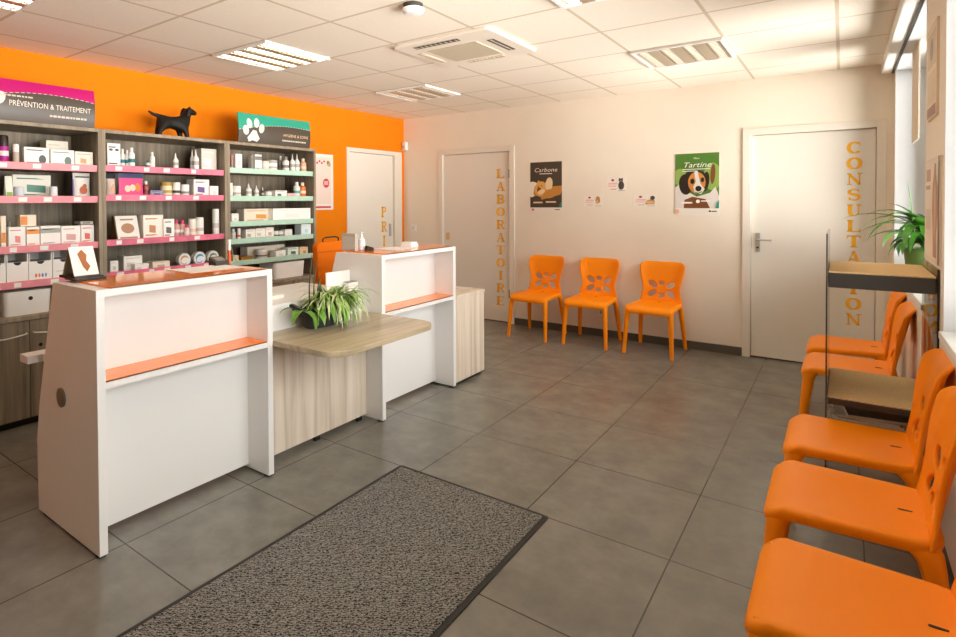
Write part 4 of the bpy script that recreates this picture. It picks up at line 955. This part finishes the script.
# ================================================================== dog figurine
def skin_mesh(name, pts, edges, m, sub=2, **k):
    me = bpy.data.meshes.new(name); me.from_pydata([p[:3] for p in pts], edges, []); me.update()
    o = bpy.data.objects.new(name, me); COL.objects.link(o)
    o.modifiers.new('k', 'SKIN'); me.skin_vertices[0].data[0].use_root = True
    for i, p in enumerate(pts): me.skin_vertices[0].data[i].radius = p[3] if isinstance(p[3], (tuple, list)) else (p[3], p[3])
    s = o.modifiers.new('s', 'SUBSURF'); s.levels = s.render_levels = sub
    bake(o); o.data.materials.clear(); o.data.materials.append(m); return o
FUR = mat('black_figurine', '15120f', .6, .35, noise=.3, nscale=(60, 60, 60), bump=.5)
P_ = [(0, -.095, .145, (.05, .054)),            # hip (root)
      (0, -.03, .138, (.045, .046)), (0, .045, .134, (.05, .058)), (0, .088, .165, (.044, .054)),   # belly, chest, shoulder
      (0, .106, .212, (.034, .040)), (0, .122, .252, (.042, .040)), (0, .16, .242, (.03, .026)), (0, .20, .228, (.021, .018)),  # neck, head, muzzle, nose
      (0, -.135, .178, .018), (0, -.18, .185, .013), (0, -.225, .208, .008),       # tail
      (.034, -.115, .095, .034), (.036, -.15, .05, .019), (.036, -.15, .008, .018), (-.034, -.11, .095, .034), (-.036, -.135, .05, .019), (-.036, -.13, .008, .018),
      (.032, .075, .085, .028), (.034, .085, .042, .021), (.034, .095, .008, .02), (-.032, .06, .085, .028), (-.034, .065, .042, .021), (-.034, .072, .008, .02)]
E_ = [(0, 1), (1, 2), (2, 3), (3, 4), (4, 5), (5, 6), (6, 7), (0, 8), (8, 9), (9, 10), (0, 11), (11, 12), (12, 13), (0, 14), (14, 15), (15, 16), (2, 17), (17, 18), (18, 19), (2, 20), (20, 21), (21, 22)]
o = skin_mesh('dog_figurine', P_, E_, FUR); o.location = (.30, -3.455, HS-.004); ORIG[o.name] = Vector((0, 0, 0))
zmin = min(v.co.z for v in o.data.vertices); o.location.z = HS+.001-zmin
tag(o, 'black dog figurine standing on top of the middle shelving bay', 'figurine')
for s in (-1, 1):
    b = BM(); tube(b, smooth_path([(s*.036, .112, .272), (s*.05, .104, .25), (s*.052, .098, .21), (s*.048, .104, .185)], 4), [(.010, .012)]*3+[(.01, .018)]*4+[(.009, .02)]*4+[(.005, .008)]*2, 8)
    obj('ear', b, FUR, o, smooth=True, local=True)
# ================================================================== posters
def poster(name, label, cat, x0, x1, z0, z1, layers, cols, grp=None, thick=.003):
    b = BM(); w, h = x1-x0, z1-z0; ms = [pm(c, .35) for c in cols]
    box(b, x0, x1, -thick-.0005, .0015, z0, z1)
    for i, (kind, data, mi) in enumerate(layers):
        f = lambda u, v: (x0+u*w, -thick-.0009-i*.00025, z0+v*h)
        if kind == 'p': sheet(b, clip01(data), f, mi)
        elif kind == 't':
            s, u0, v0, hh, mw, sh = data
            text_polys(b, s, lambda u, v: f(u0+u*mw, v0+v*hh), mi, shear=sh, maxw=1)
        elif kind == 'r': ribbon(b, data[0], data[1], f, mi)
    return tag(obj(name, b, ms), label, cat, grp)
R_ = lambda a, b_, c, d: [(a, c), (b_, c), (b_, d), (a, d)]
# orange cat poster
poster('cat_poster', 'dark poster with an orange cat near the laboratory door', 'poster', 1.842, 2.222, 1.325, 1.886, [
    ('p', R_(0, 1, .085, 1), 1), ('p', ell(.08, .45, .22, .16), 6), ('p', [(.25, .22), (.95, .34), (1, .42), (1, .52), (.6, .50), (.35, .56), (.15, .52), (.1, .36)], 2),
    ('p', ell(.34, .46, .20, .15, .2), 3), ('p', ell(.60, .55, .11, .14, -.4), 4), ('p', ell(.62, .36, .22, .09, .1), 2), ('p', [(.2, .56), (.27, .64), (.34, .57)], 3), ('p', ell(.29, .44, .07, .05), 5), ('p', ell(.36, .40, .12, .05, .2), 4),
    ('p', ell(.26, .50, .02, .012), 1), ('p', ell(.37, .52, .02, .012), 1), ('p', ell(.29, .46, .018, .012), 5), ('p', ell(.2, .25, .16, .07), 1),
    ('t', ('Carbone', .12, .80, .085, .74, .25), 6), ('p', R_(.3, .7, .755, .77), 6), ('p', R_(.10, .40, .17, .20), 4), ('p', R_(.50, .82, .18, .21), 4), ('p', [(.9, .09), (1, .09), (1, .2), (.94, .17)], 7),
    ('p', R_(.06, .12, .02, .06), 8), ('p', R_(.78, .94, .035, .05), 1)], ['f0e8dc', '4a3e30', 'c98a3e', 'e2a655', 'ecd2a8', '8a5424', 'f0e6d6', '2f8a72', 'd84a4a'])
# beagle poster
poster('dog_poster', 'green poster with a brown and white beagle above the right hand chair', 'poster', 3.389, 3.775, 1.30, 1.898, [
    ('p', R_(0, 1, .115, 1), 1), ('p', ell(.85, .62, .2, .22), 8), ('p', ell(.12, .62, .16, .14), 8),
    ('p', [(.0, .115), (.0, .45), (.12, .52), (.25, .40), (.5, .3), (.8, .36), (.92, .46), (1, .3), (1, .115)], 2), ('p', [(.2, .115), (.22, .25), (.4, .3), (.7, .26), (.8, .115)], 3),
    ('p', ell(.86, .66, .055, .16, -.1), 3), ('p', ell(.24, .50, .15, .17, .35), 4), ('p', ell(.70, .54, .08, .16, -.2), 4), ('p', ell(.46, .64, .24, .09), 4),
    ('p', ell(.50, .53, .20, .17), 5), ('p', [(.44, .70), (.52, .72), (.58, .52), (.68, .42), (.6, .34), (.45, .36), (.42, .46), (.48, .54)], 2), ('p', ell(.40, .55, .05, .045), 4), ('p', ell(.63, .57, .04, .04), 4),
    ('p', ell(.40, .55, .02, .018), 7), ('p', ell(.63, .57, .018, .016), 7), ('p', ell(.54, .43, .07, .045), 7), ('r', ([(.46, .37), (.54, .355), (.62, .38)], .012), 4),
    ('t', ('Tartine', .17, .775, .085, .66, .3), 6), ('t', ('Mon', .42, .905, .03, .14, .3), 6), ('p', R_(.17, .8, .74, .75), 6), ('p', R_(.17, .5, .71, .72), 6), ('p', R_(.14, .40, .19, .215), 6), ('p', ell(.53, .225, .045, .03), 6), ('p', R_(.60, .8, .22, .24), 6),
    ('p', [(.92, .115), (1, .115), (1, .25), (.95, .2)], 9), ('p', ell(.05, .06, .05, .035), 10), ('p', ell(.80, .07, .02, .014), 7), ('p', R_(.85, .95, .06, .075), 7)],
    ['f0e9de', '4d7c2c', 'e2dcd4', '7c4a26', '2b2018', 'cf8a3c', 'f6f2e4', '120e0c', '8fae58', '2f9a86', 'e8b08a'])
def card(label, x0, x1, z0, z1, animal):
    poster('appointment_card', label, 'card', x0, x1, z0, z1, [('p', R_(.10, .55, .50, .62), 1), ('p', R_(.08, .5, .34, .42), 1), ('p', ell(.32, .82, .07, .09), 2), ('p', R_(.2, .5, .12, .15), 2), ('p', R_(.62, .97, .03, .06), 4)]+animal, ['f2e9de', 'eeb8b0', '8a3a30', '6a5a4c', '8f8a80', 'c08a4a', '4c463e', 'd8b07a'], 'pet cards on the back wall')
card('small white card with a golden dog, lower left of the three cards', 2.47, 2.665, 1.385, 1.50, [('p', ell(.78, .55, .13, .26), 5), ('p', ell(.78, .78, .11, .14), 5), ('p', ell(.74, .42, .07, .2), 7)])
card('small white card with a grey cat, topmost of the three cards', 2.715, 2.915, 1.545, 1.685, [('p', ell(.76, .42, .15, .32), 6), ('p', ell(.74, .80, .11, .13), 6), ('p', [(.64, .86), (.66, .99), (.72, .92)], 6), ('p', [(.78, .92), (.84, .99), (.85, .86)], 6), ('p', ell(.74, .76, .05, .06), 4)])
card('small white card with a tan crouching animal, lower right of the three cards', 2.99, 3.21, 1.385, 1.505, [('p', [(.52, .18), (.92, .18), (.94, .5), (.8, .62), (.6, .5)], 5), ('p', ell(.85, .72, .1, .18), 6), ('p', ell(.76, .34, .2, .12), 7)])
# poster on the orange wall
b = BM(); Y0, Y1, Z0, Z1 = -1.93, -1.335, 1.36, 1.99
f = lambda i: (lambda u, v: (.0045+i*.0003, Y0+u*(Y1-Y0), Z0+v*(Z1-Z0)))
box(b, .001, .004, Y0, Y1, Z0, Z1)
sheet(b, R_(.06, .94, .1, .94), f(0), 1); sheet(b, ell(.81, .48, .085, .085), f(1), 2); sheet(b, R_(.1, .93, .03, .065), f(1), 2); sheet(b, ell(.88, .83, .06, .045, -.5), f(1), 3); sheet(b, ell(.86, .86, .03, .03), f(2), 4)
for k in range(5): sheet(b, ell(.52+.06*k, .87-.03*(k % 2), .025, .02), f(1), 2)
for k in range(3): sheet(b, R_(.755, .865, .455+k*.022, .467+k*.022), f(2), 0)
tag(obj('wall_poster', b, [pm('f3ece2'), pm('f0ddd2'), pm('d2434a'), pm('c9a06a'), pm('6a8a3a')]), 'white and pink poster with red disc on the orange wall beside the shelving', 'poster')
# posters on the pier between the windows (seen from the side)
def side_poster(name, label, y0, y1, z0, z1, layers, cols):
    b = BM(); box(b, W-.009, W+.001, y0, y1, z0, z1)
    for i, (p, mi) in enumerate(layers): sheet(b, p, lambda u, v: (W-.0094-i*.0003, y1-u*(y1-y0), z0+v*(z1-z0)), mi)
    return tag(obj(name, b, [pm(c, .5) for c in cols]), label, 'poster')
side_poster('framed_print', 'narrow beige print with two pictures on the window pier, upper of the two', -2.70, -2.36, 1.815, 2.235, [(R_(.04, .96, .03, .97), 1), (R_(.1, .9, .55, .93), 2), (R_(.1, .9, .16, .50), 3), (ell(.5, .74, .18, .12), 4), (R_(.06, .94, .02, .13), 5)], ['d8c4a6', 'e2d0b6', 'cdb898', 'd6c0a0', '9a8a76', '9a6a52'])
side_poster('anatomy_chart', 'tall beige chart with a brown figure on the window pier, lower of the two', -2.82, -2.33, 1.17, 1.63, [(R_(.02, .98, .02, .98), 1), (R_(.08, .42, .78, .9), 2), (R_(.08, .4, .70, .74), 2), ([(.62, .05), (.6, .3), (.54, .5), (.58, .75), (.66, .85), (.7, .95), (.8, .93), (.8, .84), (.9, .72), (.9, .45), (.84, .25), (.86, .05)], 3), (ell(.74, .5, .06, .25), 4), (R_(.1, .45, .3, .5), 5), (R_(.96, 1, 0, 1), 6)], ['e0d0ba', 'e6d6c0', 'b98a6a', 'b07c58', 'c99a76', 'd2bfa4', '3a2c24'])
# ================================================================== plants
def leaf(bm, base, az, L, w, rise, droop, mi=0, n=7, fold=.25, tip=.12):
    """arching blade: rises, bends over, narrows to a tip; folded along its midrib"""
    d = Vector((math.cos(az), math.sin(az), 0)); s = Vector((-math.sin(az), math.cos(az), 0)); prev = None
    p = Vector(base); ang = rise; step = L/n; floor_z = .745 if base[0] < 3 else 0
    for i in range(n+1):
        t = i/n; ww = w*math.sin(PI*(tip*.6+(1-tip*.6)*t)**.8)*.5 if i < n else .0006
        ww = max(ww, .0006); up = Vector((0, 0, 1))*math.cos(ang)-d*math.sin(ang)
        a = bm.verts.new(p+s*ww+up*ww*fold); c = bm.verts.new(p); e = bm.verts.new(p-s*ww+up*ww*fold)
        if prev:
            for q in ((prev[0], prev[1], c, a), (prev[1], prev[2], e, c)):
                bm.faces.new(q).material_index = mi
        prev = (a, c, e)
        if p.z < floor_z: ang = max(ang, 0)
        if 2 < base[0] < 3 and p.x < 2.2: p.x = 2.2
        p = p+(d*math.cos(ang)+Vector((0, 0, 1))*math.sin(ang))*step; ang -= droop/n
def leafmat(name, a, b_, rough=.4):
    m = mat(name, a, rough, .4, noise=.25, nscale=(30, 30, 30)); return m
G1 = leafmat('leaf_green', '6d9a3a', 0); G2 = leafmat('leaf_pale', 'c3d29a', 0); G3 = leafmat('leaf_dark', '3f4a2c', 0); G4 = leafmat('leaf_fresh', '8fb24e', 0)
t = thing('planter', 'dark boat shaped planter of trailing variegated plants on the oak table', 'planter', (2.30, -3.71, .7185))
b = BM(); rings = []
for k, (zz, sx, sy, yo) in enumerate(((.0, .05, .14, 0), (.012, .058, .16, 0), (.06, .075, .215, 0), (.115, .084, .265, 0), (.118, .08, .255, 0), (.10, .075, .24, 0))):
    rings.append([b.verts.new((2.245+sx*math.copysign(abs(math.cos(a))**.9, math.cos(a)), -3.645+yo+sy*math.copysign(abs(math.sin(a))**.85, math.sin(a)), .7185+zz+(.045*abs(math.sin(a))**6 if k >= 2 else 0))) for a in [2*PI*i/36 for i in range(36)]])
for A, B in zip(rings, rings[1:]):
    for i in range(36): b.faces.new((A[i], A[(i+1) % 36], B[(i+1) % 36], B[i]))
b.faces.new(rings[0][::-1]); b.faces.new(rings[-1])
obj('bowl', b, mat('planter_slate', '3f3f3f', .55, .4, noise=.1, nscale=(20, 20, 20)), t, smooth=True)
obj('soil', prism(BM(), ell(2.245, -3.645, .07, .225), 'z', .80, .823), mat('soil', '3a2c20', .95, .1, noise=.3, nscale=(60, 60, 60)), t)
rg = random.Random(11); b = BM()
for k in range(210):
    y = rg.uniform(-3.69, -3.49); x = 2.25+rg.uniform(-.04, .05); az = rg.choice((rg.uniform(-1.2, 1.0), rg.uniform(-PI, PI)))
    leaf(b, (x, y, .82), az, rg.uniform(.18, .31), rg.uniform(.012, .020), rg.uniform(.85, 1.4), rg.uniform(1.9, 3.0), rg.choice((0, 0, 1, 1, 2)), 8)
for k in range(26):                            # hanging runners
    az = rg.uniform(-.9, .9); y = -3.6+rg.uniform(-.06, .10)
    leaf(b, (2.30, y, .83), az, rg.uniform(.14, .24), .012, .4, 2.2, 1, 7)
    leaf(b, (2.34+rg.uniform(-.01, .03), y+rg.uniform(-.02, .03), .80+rg.uniform(-.03, .04)), rg.uniform(-1.5, 1.5), rg.uniform(.06, .12), .012, -.2, 1.3, rg.choice((0, 1, 1)), 6)
obj('spider_plant', b, [G4, G2, G1], t, smooth=80, label='trailing green and white striped leaves')
b = BM()
for (y, az, L, w, ri, dr) in ((-3.86, -.3, .20, .055, .5, 2.0), (-3.80, -.9, .22, .06, .35, 2.0), (-3.90, .2, .16, .05, .6, 1.9), (-3.84, .6, .17, .05, .7, 2.2), (-3.92, -1.2, .18, .055, .5, 1.9), (-3.76, .1, .24, .055, .5, 2.3), (-3.80, -.2, .20, .055, .8, 2.4), (-3.88, 2.4, .14, .05, .8, 1.8), (-3.94, -2.2, .15, .05, .7, 1.7), (-3.72, -.6, .22, .05, .6, 2.3), (-3.95, .1, .15, .045, .4, 1.9)):
    leaf(b, (2.26, y+.095, .825), az, L, w, ri, dr, 0, 9, .2, .05)
obj('ivy_leaves', b, [G1], t, smooth=80, label='broad heart shaped green leaves')
b = BM()
for k in range(6):
    leaf(b, (2.25+rg.uniform(-.02, .02), -3.725+rg.uniform(-.03, .03), .815), rg.uniform(-PI, PI), rg.uniform(.12, .18), .022, 1.5, .15, 0, 7, .35)
for (yy, L) in ((-3.775, .33), (-3.74, .30), (-3.715, .2)):
    tube(b, smooth_path([(2.25, yy, .815), (2.26, yy-.01, .815+L*.5), (2.265, yy+.008, .815+L)], 4), [.0045]*4+[.0035]*4+[.002], 6)
obj('upright_stems', b, [G3], t, smooth=80, label='dark upright stems and leaves')
# window plant
t = thing('potted_plant', 'bushy green strap-leaved plant on the far window sill', 'plant', (5.11, -1.35, .921))
PX, PY, PZ = 5.11, -1.35, .921
obj('pot', lathe(BM(), [(.075, 0), (.08, .004), (.10, .20), (.104, .205), (.104, .225), (.094, .226), (.09, .19)], (PX, PY, PZ), 28), mat('pot_green', '6d8f4a', .4), t, smooth=True)
obj('soil', lathe(BM(), [(.088, .19), (.088, .2)], (PX, PY, PZ), 24), MATS['soil'], t)
obj('stem', tube(BM(), [(PX, PY, PZ+.19), (PX, PY, PZ+.32)], .016, 10), mat('stem_brown', '6a5a3a', .8), t, smooth=True)
b = BM(); rg = random.Random(5)
for k in range(34):
    az = rg.uniform(1.2, 5.2) if k % 3 else rg.uniform(-PI, PI)
    leaf(b, (PX, PY, PZ+.23+.10*rg.random()), az, rg.uniform(.22, .38), rg.uniform(.038, .056), rg.uniform(.7, 1.4), rg.uniform(1.3, 2.7), rg.choice((0, 0, 1)), 8)
for k in range(16): leaf(b, (PX-.03, PY-.02, PZ+.25), rg.uniform(2.2, 5.6), rg.uniform(.16, .26), .05, rg.uniform(.3, .8), rg.uniform(1.8, 2.4), k % 2, 8)
for (az, L, ri, dr) in ((2.9, .46, .75, 1.3), (3.35, .40, .6, 1.6), (3.7, .42, .8, 2.2), (2.6, .4, .9, 1.9)): leaf(b, (PX, PY, PZ+.32), az, L, .042, ri, dr, 0, 9)
leaf(b, (PX-.05, PY, PZ+.25), 3.0, .40, .040, 1.52, .1, 0, 8)
obj('foliage', b, [leafmat('leaf_window', '5a9a34', 0), leafmat('leaf_window_dark', '35622a', 0)], t, smooth=80)
# ================================================================== things on and behind the counters
zt = 1.1065
t = thing('tent_card', 'tented photo card with black base on the near counter top', 'card', (1.86, -4.83, zt))
A_ = [(1.80, zt+.012), (1.806, zt+.012), (1.866, zt+.132), (1.926, zt+.012), (1.932, zt+.012), (1.870, zt+.14), (1.862, zt+.14)]
obj('folded_card', prism(BM(), A_, 'y', -4.90, -4.80), mat('card_tan', 'a89a84', .6), t)
obj('photo_page', prism(BM(), [(1.9328, zt+.014), (1.9348, zt+.014), (1.8734, zt+.142), (1.8714, zt+.142)], 'y', -4.904, -4.796), CARD, t, label='white page with brown animal pictures')
b = BM(); f = lambda u, v: (1.9354-.0614*v, -4.904+.108*u, zt+.014+.128*v)
sheet(b, [(.3, .75), (.5, .9), (.66, .7), (.6, .5), (.72, .3), (.55, .12), (.42, .3), (.36, .52)], f)
obj('page_pictures', b, pm('a8683a'), t)
obj('card_base', bx(1.79, 1.965, -4.91, -4.79, zt, zt+.011), BLACK, t)
o = obj('black_notebook', bx(1.90, 2.02, -4.93, -4.80, zt, zt+.008), BLACK, bevel=.001); tag(o, 'flat black notebook at the left end of the near counter top', 'notebook')
o = obj('paper_sheet', bx(1.95, 2.17, -4.47, -4.16, zt, zt+.0015), CARD); tag(o, 'white paper sheet on the orange glass of the near counter', 'paper')
t = thing('card_terminal', 'small dark payment terminal at the far end of the near counter', 'terminal', (1.97, -4.15, zt))
obj('terminal_body', prism(BM(), [(1.93, zt), (2.0, zt), (2.0, zt+.02), (1.93, zt+.045)], 'y', -4.22, -4.135), DARK, t, bevel=.003); obj('keypad', prism(BM(), [(1.945, zt+.0405), (1.99, zt+.0245), (1.99, zt+.0255), (1.945, zt+.0415)], 'y', -4.205, -4.15), mat('keypad', '8a867c', .5), t)
t = thing('scanner_stand', 'slim orange and white stand with cord at the far end of the near counter', 'scanner', (1.95, -4.11, zt))
obj('pole', bx(1.945, 1.957, -4.108, -4.096, zt, zt+.075), mat('stand_orange', 'ea5a1c', .4), t); obj('pole_top', bx(1.945, 1.957, -4.108, -4.096, zt+.075, zt+.135), CARD, t)
obj('cord', tube(BM(), smooth_path([(1.951, -4.10, zt+.13), (1.95, -4.085, zt+.08), (1.955, -4.07, zt+.03), (1.96, -4.05, zt+.003)], 5), .0018, 6), mat('cord_grey', 'a49c8c', .5), t, smooth=True)
t = thing('leaflet_box', 'grey leaflet box on the left of the far counter top', 'box', (1.92, -3.08, zt))
obj('holder', bx(1.87, 2.0, -3.12, -3.085, zt, zt+.12), mat('box_grey', 'b4ac9e', .6), t, bevel=.002); obj('holder_front', bx(1.88, 1.99, -3.1215, -3.1202, zt+.01, zt+.10), mat('box_grey_front', 'c4bcae', .6), t)
t = thing('gel_dispenser', 'small clear gel pump bottle with dark foot on the far counter top', 'bottle', (1.99, -3.03, zt))
obj('bottle_body', lathe(BM(), [(.024, 0), (.026, .004), (.026, .075), (.01, .09), (.008, .1)], (1.99, -3.04, zt), 18), mat('gel_clear', 'e9eef0', .15), t, smooth=True)
obj('pump', tube(BM(), [(1.99, -3.04, zt+.1), (1.99, -3.04, zt+.13), (2.015, -3.03, zt+.13)], .005, 8), CARD, t, smooth=True)
t = thing('stapler', 'small black stapler beside the gel bottle on the far counter top', 'stapler', (2.05, -3.03, zt))
obj('stapler_base', bx(2.03, 2.055, -3.055, -2.98, zt, zt+.008), BLACK, t, bevel=.002); obj('stapler_arm', prism(BM(), [(-3.055, zt+.009), (-2.98, zt+.009), (-2.985, zt+.018), (-3.05, zt+.035)], 'x', 2.032, 2.053), BLACK, t, bevel=.002)
o = obj('paper_sheet', bx(1.99, 2.19, -2.93, -2.66, zt, zt+.0015), CARD); tag(o, 'white paper sheet on the orange glass of the far counter', 'paper')
t = thing('note_box', 'low white note box on the far counter top', 'box', (2.08, -2.66, zt))
obj('note_tray', bx(2.03, 2.13, -2.645, -2.56, zt, zt+.02), PVC, t); obj('note_paper', bx(2.036, 2.124, -2.639, -2.566, zt+.02, zt+.036), CARD, t)
# inner desk of the far counter side
t = thing('leaflet_stand', 'white display board standing behind the planter', 'display board', (2.02, -3.31, .862)); zd = .8625
obj('board', bx(2.02, 2.03, -3.425, -3.205, zd+.01, zd+.125), CARD, t, bevel=.001); obj('board_foot', bx(1.98, 2.045, -3.41, -3.22, zd, zd+.01), CARD, t)
t = thing('paper_pile', 'stack of white papers with a red clip on the back desk', 'papers', (1.8, -3.9, .862))
obj('sheets', bx(1.75, 1.96, -4.02, -3.72, zd, zd+.02), CARD, t); obj('red_clip', lathe(BM(), [(.016, 0), (.016, .006), (.008, .012)], (1.86, -3.85, zd+.0205), 12), pm('d8322e'), t)
t = thing('white_box', 'white cube box with grey lid beside the leaflet board', 'box', (2.08, -3.25, .862))
obj('box_body', bx(2.05, 2.105, -3.30, -3.205, zd, zd+.05), CARD, t, bevel=.002); obj('lid', bx(2.055, 2.10, -3.295, -3.21, zd+.05, zd+.055), mat('lid_grey', '98928a', .5), t)
# orange office chair behind the counters
t = thing('office_chair', 'orange high backed office chair behind the counters', 'chair', (1.15, -2.555, 0))
OF = mat('orange_fabric', 'f47a0a', .8, .2)
b = BM(); A = rrect(-.19, .19, .0, .62, (.06, .06, .05, .05), 6)
prism(b, [(-2.555+p[0]*(.82+.18*p[1]/.62), .49+p[1]) for p in A], 'x', 1.16, 1.22); obj('backrest', b, OF, t, bevel=.012, smooth=True)
obj('back_seam', bx(1.2205, 1.223, -2.735, -2.375, 1.025, 1.032), mat('seam_orange', 'c85e06', .8), t)
obj('seat', prism(BM(), rrect(.78, 1.21, -2.775, -2.335, .07, 6), 'z', .44, .51), OF, t, bevel=.015, smooth=True)
obj('head_handle', tube(BM(), smooth_path([(1.19, -2.645, 1.10), (1.19, -2.640, 1.14), (1.19, -2.555, 1.148), (1.19, -2.470, 1.14), (1.19, -2.465, 1.10)], 5), .006, 8), BLACK, t, smooth=True)
obj('gas_column', lathe(BM(), [(.03, .06), (.03, .3), (.018, .3), (.018, .44)], (1.0, -2.555, 0), 16), BLACK, t)
b = BM()
for k in range(5):
    a = 2*PI*k/5+.3; tube(b, [(1.0, -2.555, .085), (1.0+.27*math.cos(a), -2.555+.27*math.sin(a), .055)], [.022, .014], 8)
obj('star_base', b, BLACK, t, smooth=True)
for k in range(5):
    a = 2*PI*k/5+.3; obj('castor', lathe(BM(), [(.018, -.02), (.026, -.014), (.026, .014), (.018, .02)], (1.0+.27*math.cos(a), -2.555+.27*math.sin(a), .0265), 12, 'x'), BLACK, t)
# ================================================================== daylight, camera
wd = bpy.data.worlds.new('daylight'); SC.world = wd; wd.use_nodes = True
bg = wd.node_tree.nodes['Background']; bg.inputs['Strength'].default_value = WORLD
# pale overcast sky above, brighter glow added below the horizon to lift the ceiling
wt = wd.node_tree; tcw = wt.nodes.new('ShaderNodeTexCoord'); spw = wt.nodes.new('ShaderNodeSeparateXYZ'); rw = wt.nodes.new('ShaderNodeValToRGB')
mw = wt.nodes.new('ShaderNodeMath'); mw.operation = 'MULTIPLY_ADD'; mw.inputs[1].default_value = .5; mw.inputs[2].default_value = .5
wt.links.new(tcw.outputs['Generated'], spw.inputs[0]); wt.links.new(spw.outputs['Z'], mw.inputs[0]); wt.links.new(mw.outputs[0], rw.inputs[0]); wt.links.new(rw.outputs[0], bg.inputs['Color'])
rw.color_ramp.elements[0].position = .46; rw.color_ramp.elements[0].color = (1.2, 1.165, 1.11, 1); rw.color_ramp.elements[1].position = .52; rw.color_ramp.elements[1].color = (.42, .43, .43, 1)
def portal(name, loc, rot, sx, sy):
    l = bpy.data.lights.new(name, 'AREA'); l.shape = 'RECTANGLE'; l.size = sx; l.size_y = sy; l.cycles.is_portal = True
    o = bpy.data.objects.new(name, l); COL.objects.link(o); o.location = loc; o.rotation_euler = rot
for i, w in enumerate((W1, W2)):
    portal('daylight_portal', (XR+.02, (w[0]+w[1])/2, (w[2]+w[3])/2), (0, PI/2, 0), w[3]-w[2], w[1]-w[0])
cam = bpy.data.cameras.new('camera'); co = bpy.data.objects.new('camera', cam); COL.objects.link(co); SC.camera = co
yaw, pit, rol, f, sx, sy = .646045, .0167, -.0056315, 568.43, -64.3507, -107.7609
fw = Vector((-math.sin(yaw)*math.cos(pit), math.cos(yaw)*math.cos(pit), -math.sin(pit))); rt = Vector((math.cos(yaw), math.sin(yaw), 0)); up = rt.cross(fw)
r2 = rt*math.cos(rol)+up*math.sin(rol); u2 = up*math.cos(rol)-rt*math.sin(rol)
m = Matrix((r2, u2, -fw)).transposed().to_4x4(); m.translation = Vector((4.70255, -6.02572, 1.45096)); co.matrix_world = m
cam.sensor_width = 36; cam.lens = f/956*36; cam.shift_x = -sx/956; cam.shift_y = sy/956; cam.clip_start = .02
vs = SC.view_settings; SC.display_settings.display_device = 'sRGB'; vs.view_transform = 'Standard'; vs.look = 'None'; vs.gamma = 1; vs.use_curve_mapping = False; vs.exposure = EXPO
SC.cycles.use_denoising = True; SC.cycles.max_bounces = 10; SC.cycles.diffuse_bounces = 6; SC.cycles.glossy_bounces = 4; SC.cycles.transparent_max_bounces = 12
SC.cycles.caustics_reflective = False; SC.cycles.caustics_refractive = False; SC.cycles.sample_clamp_indirect = 6
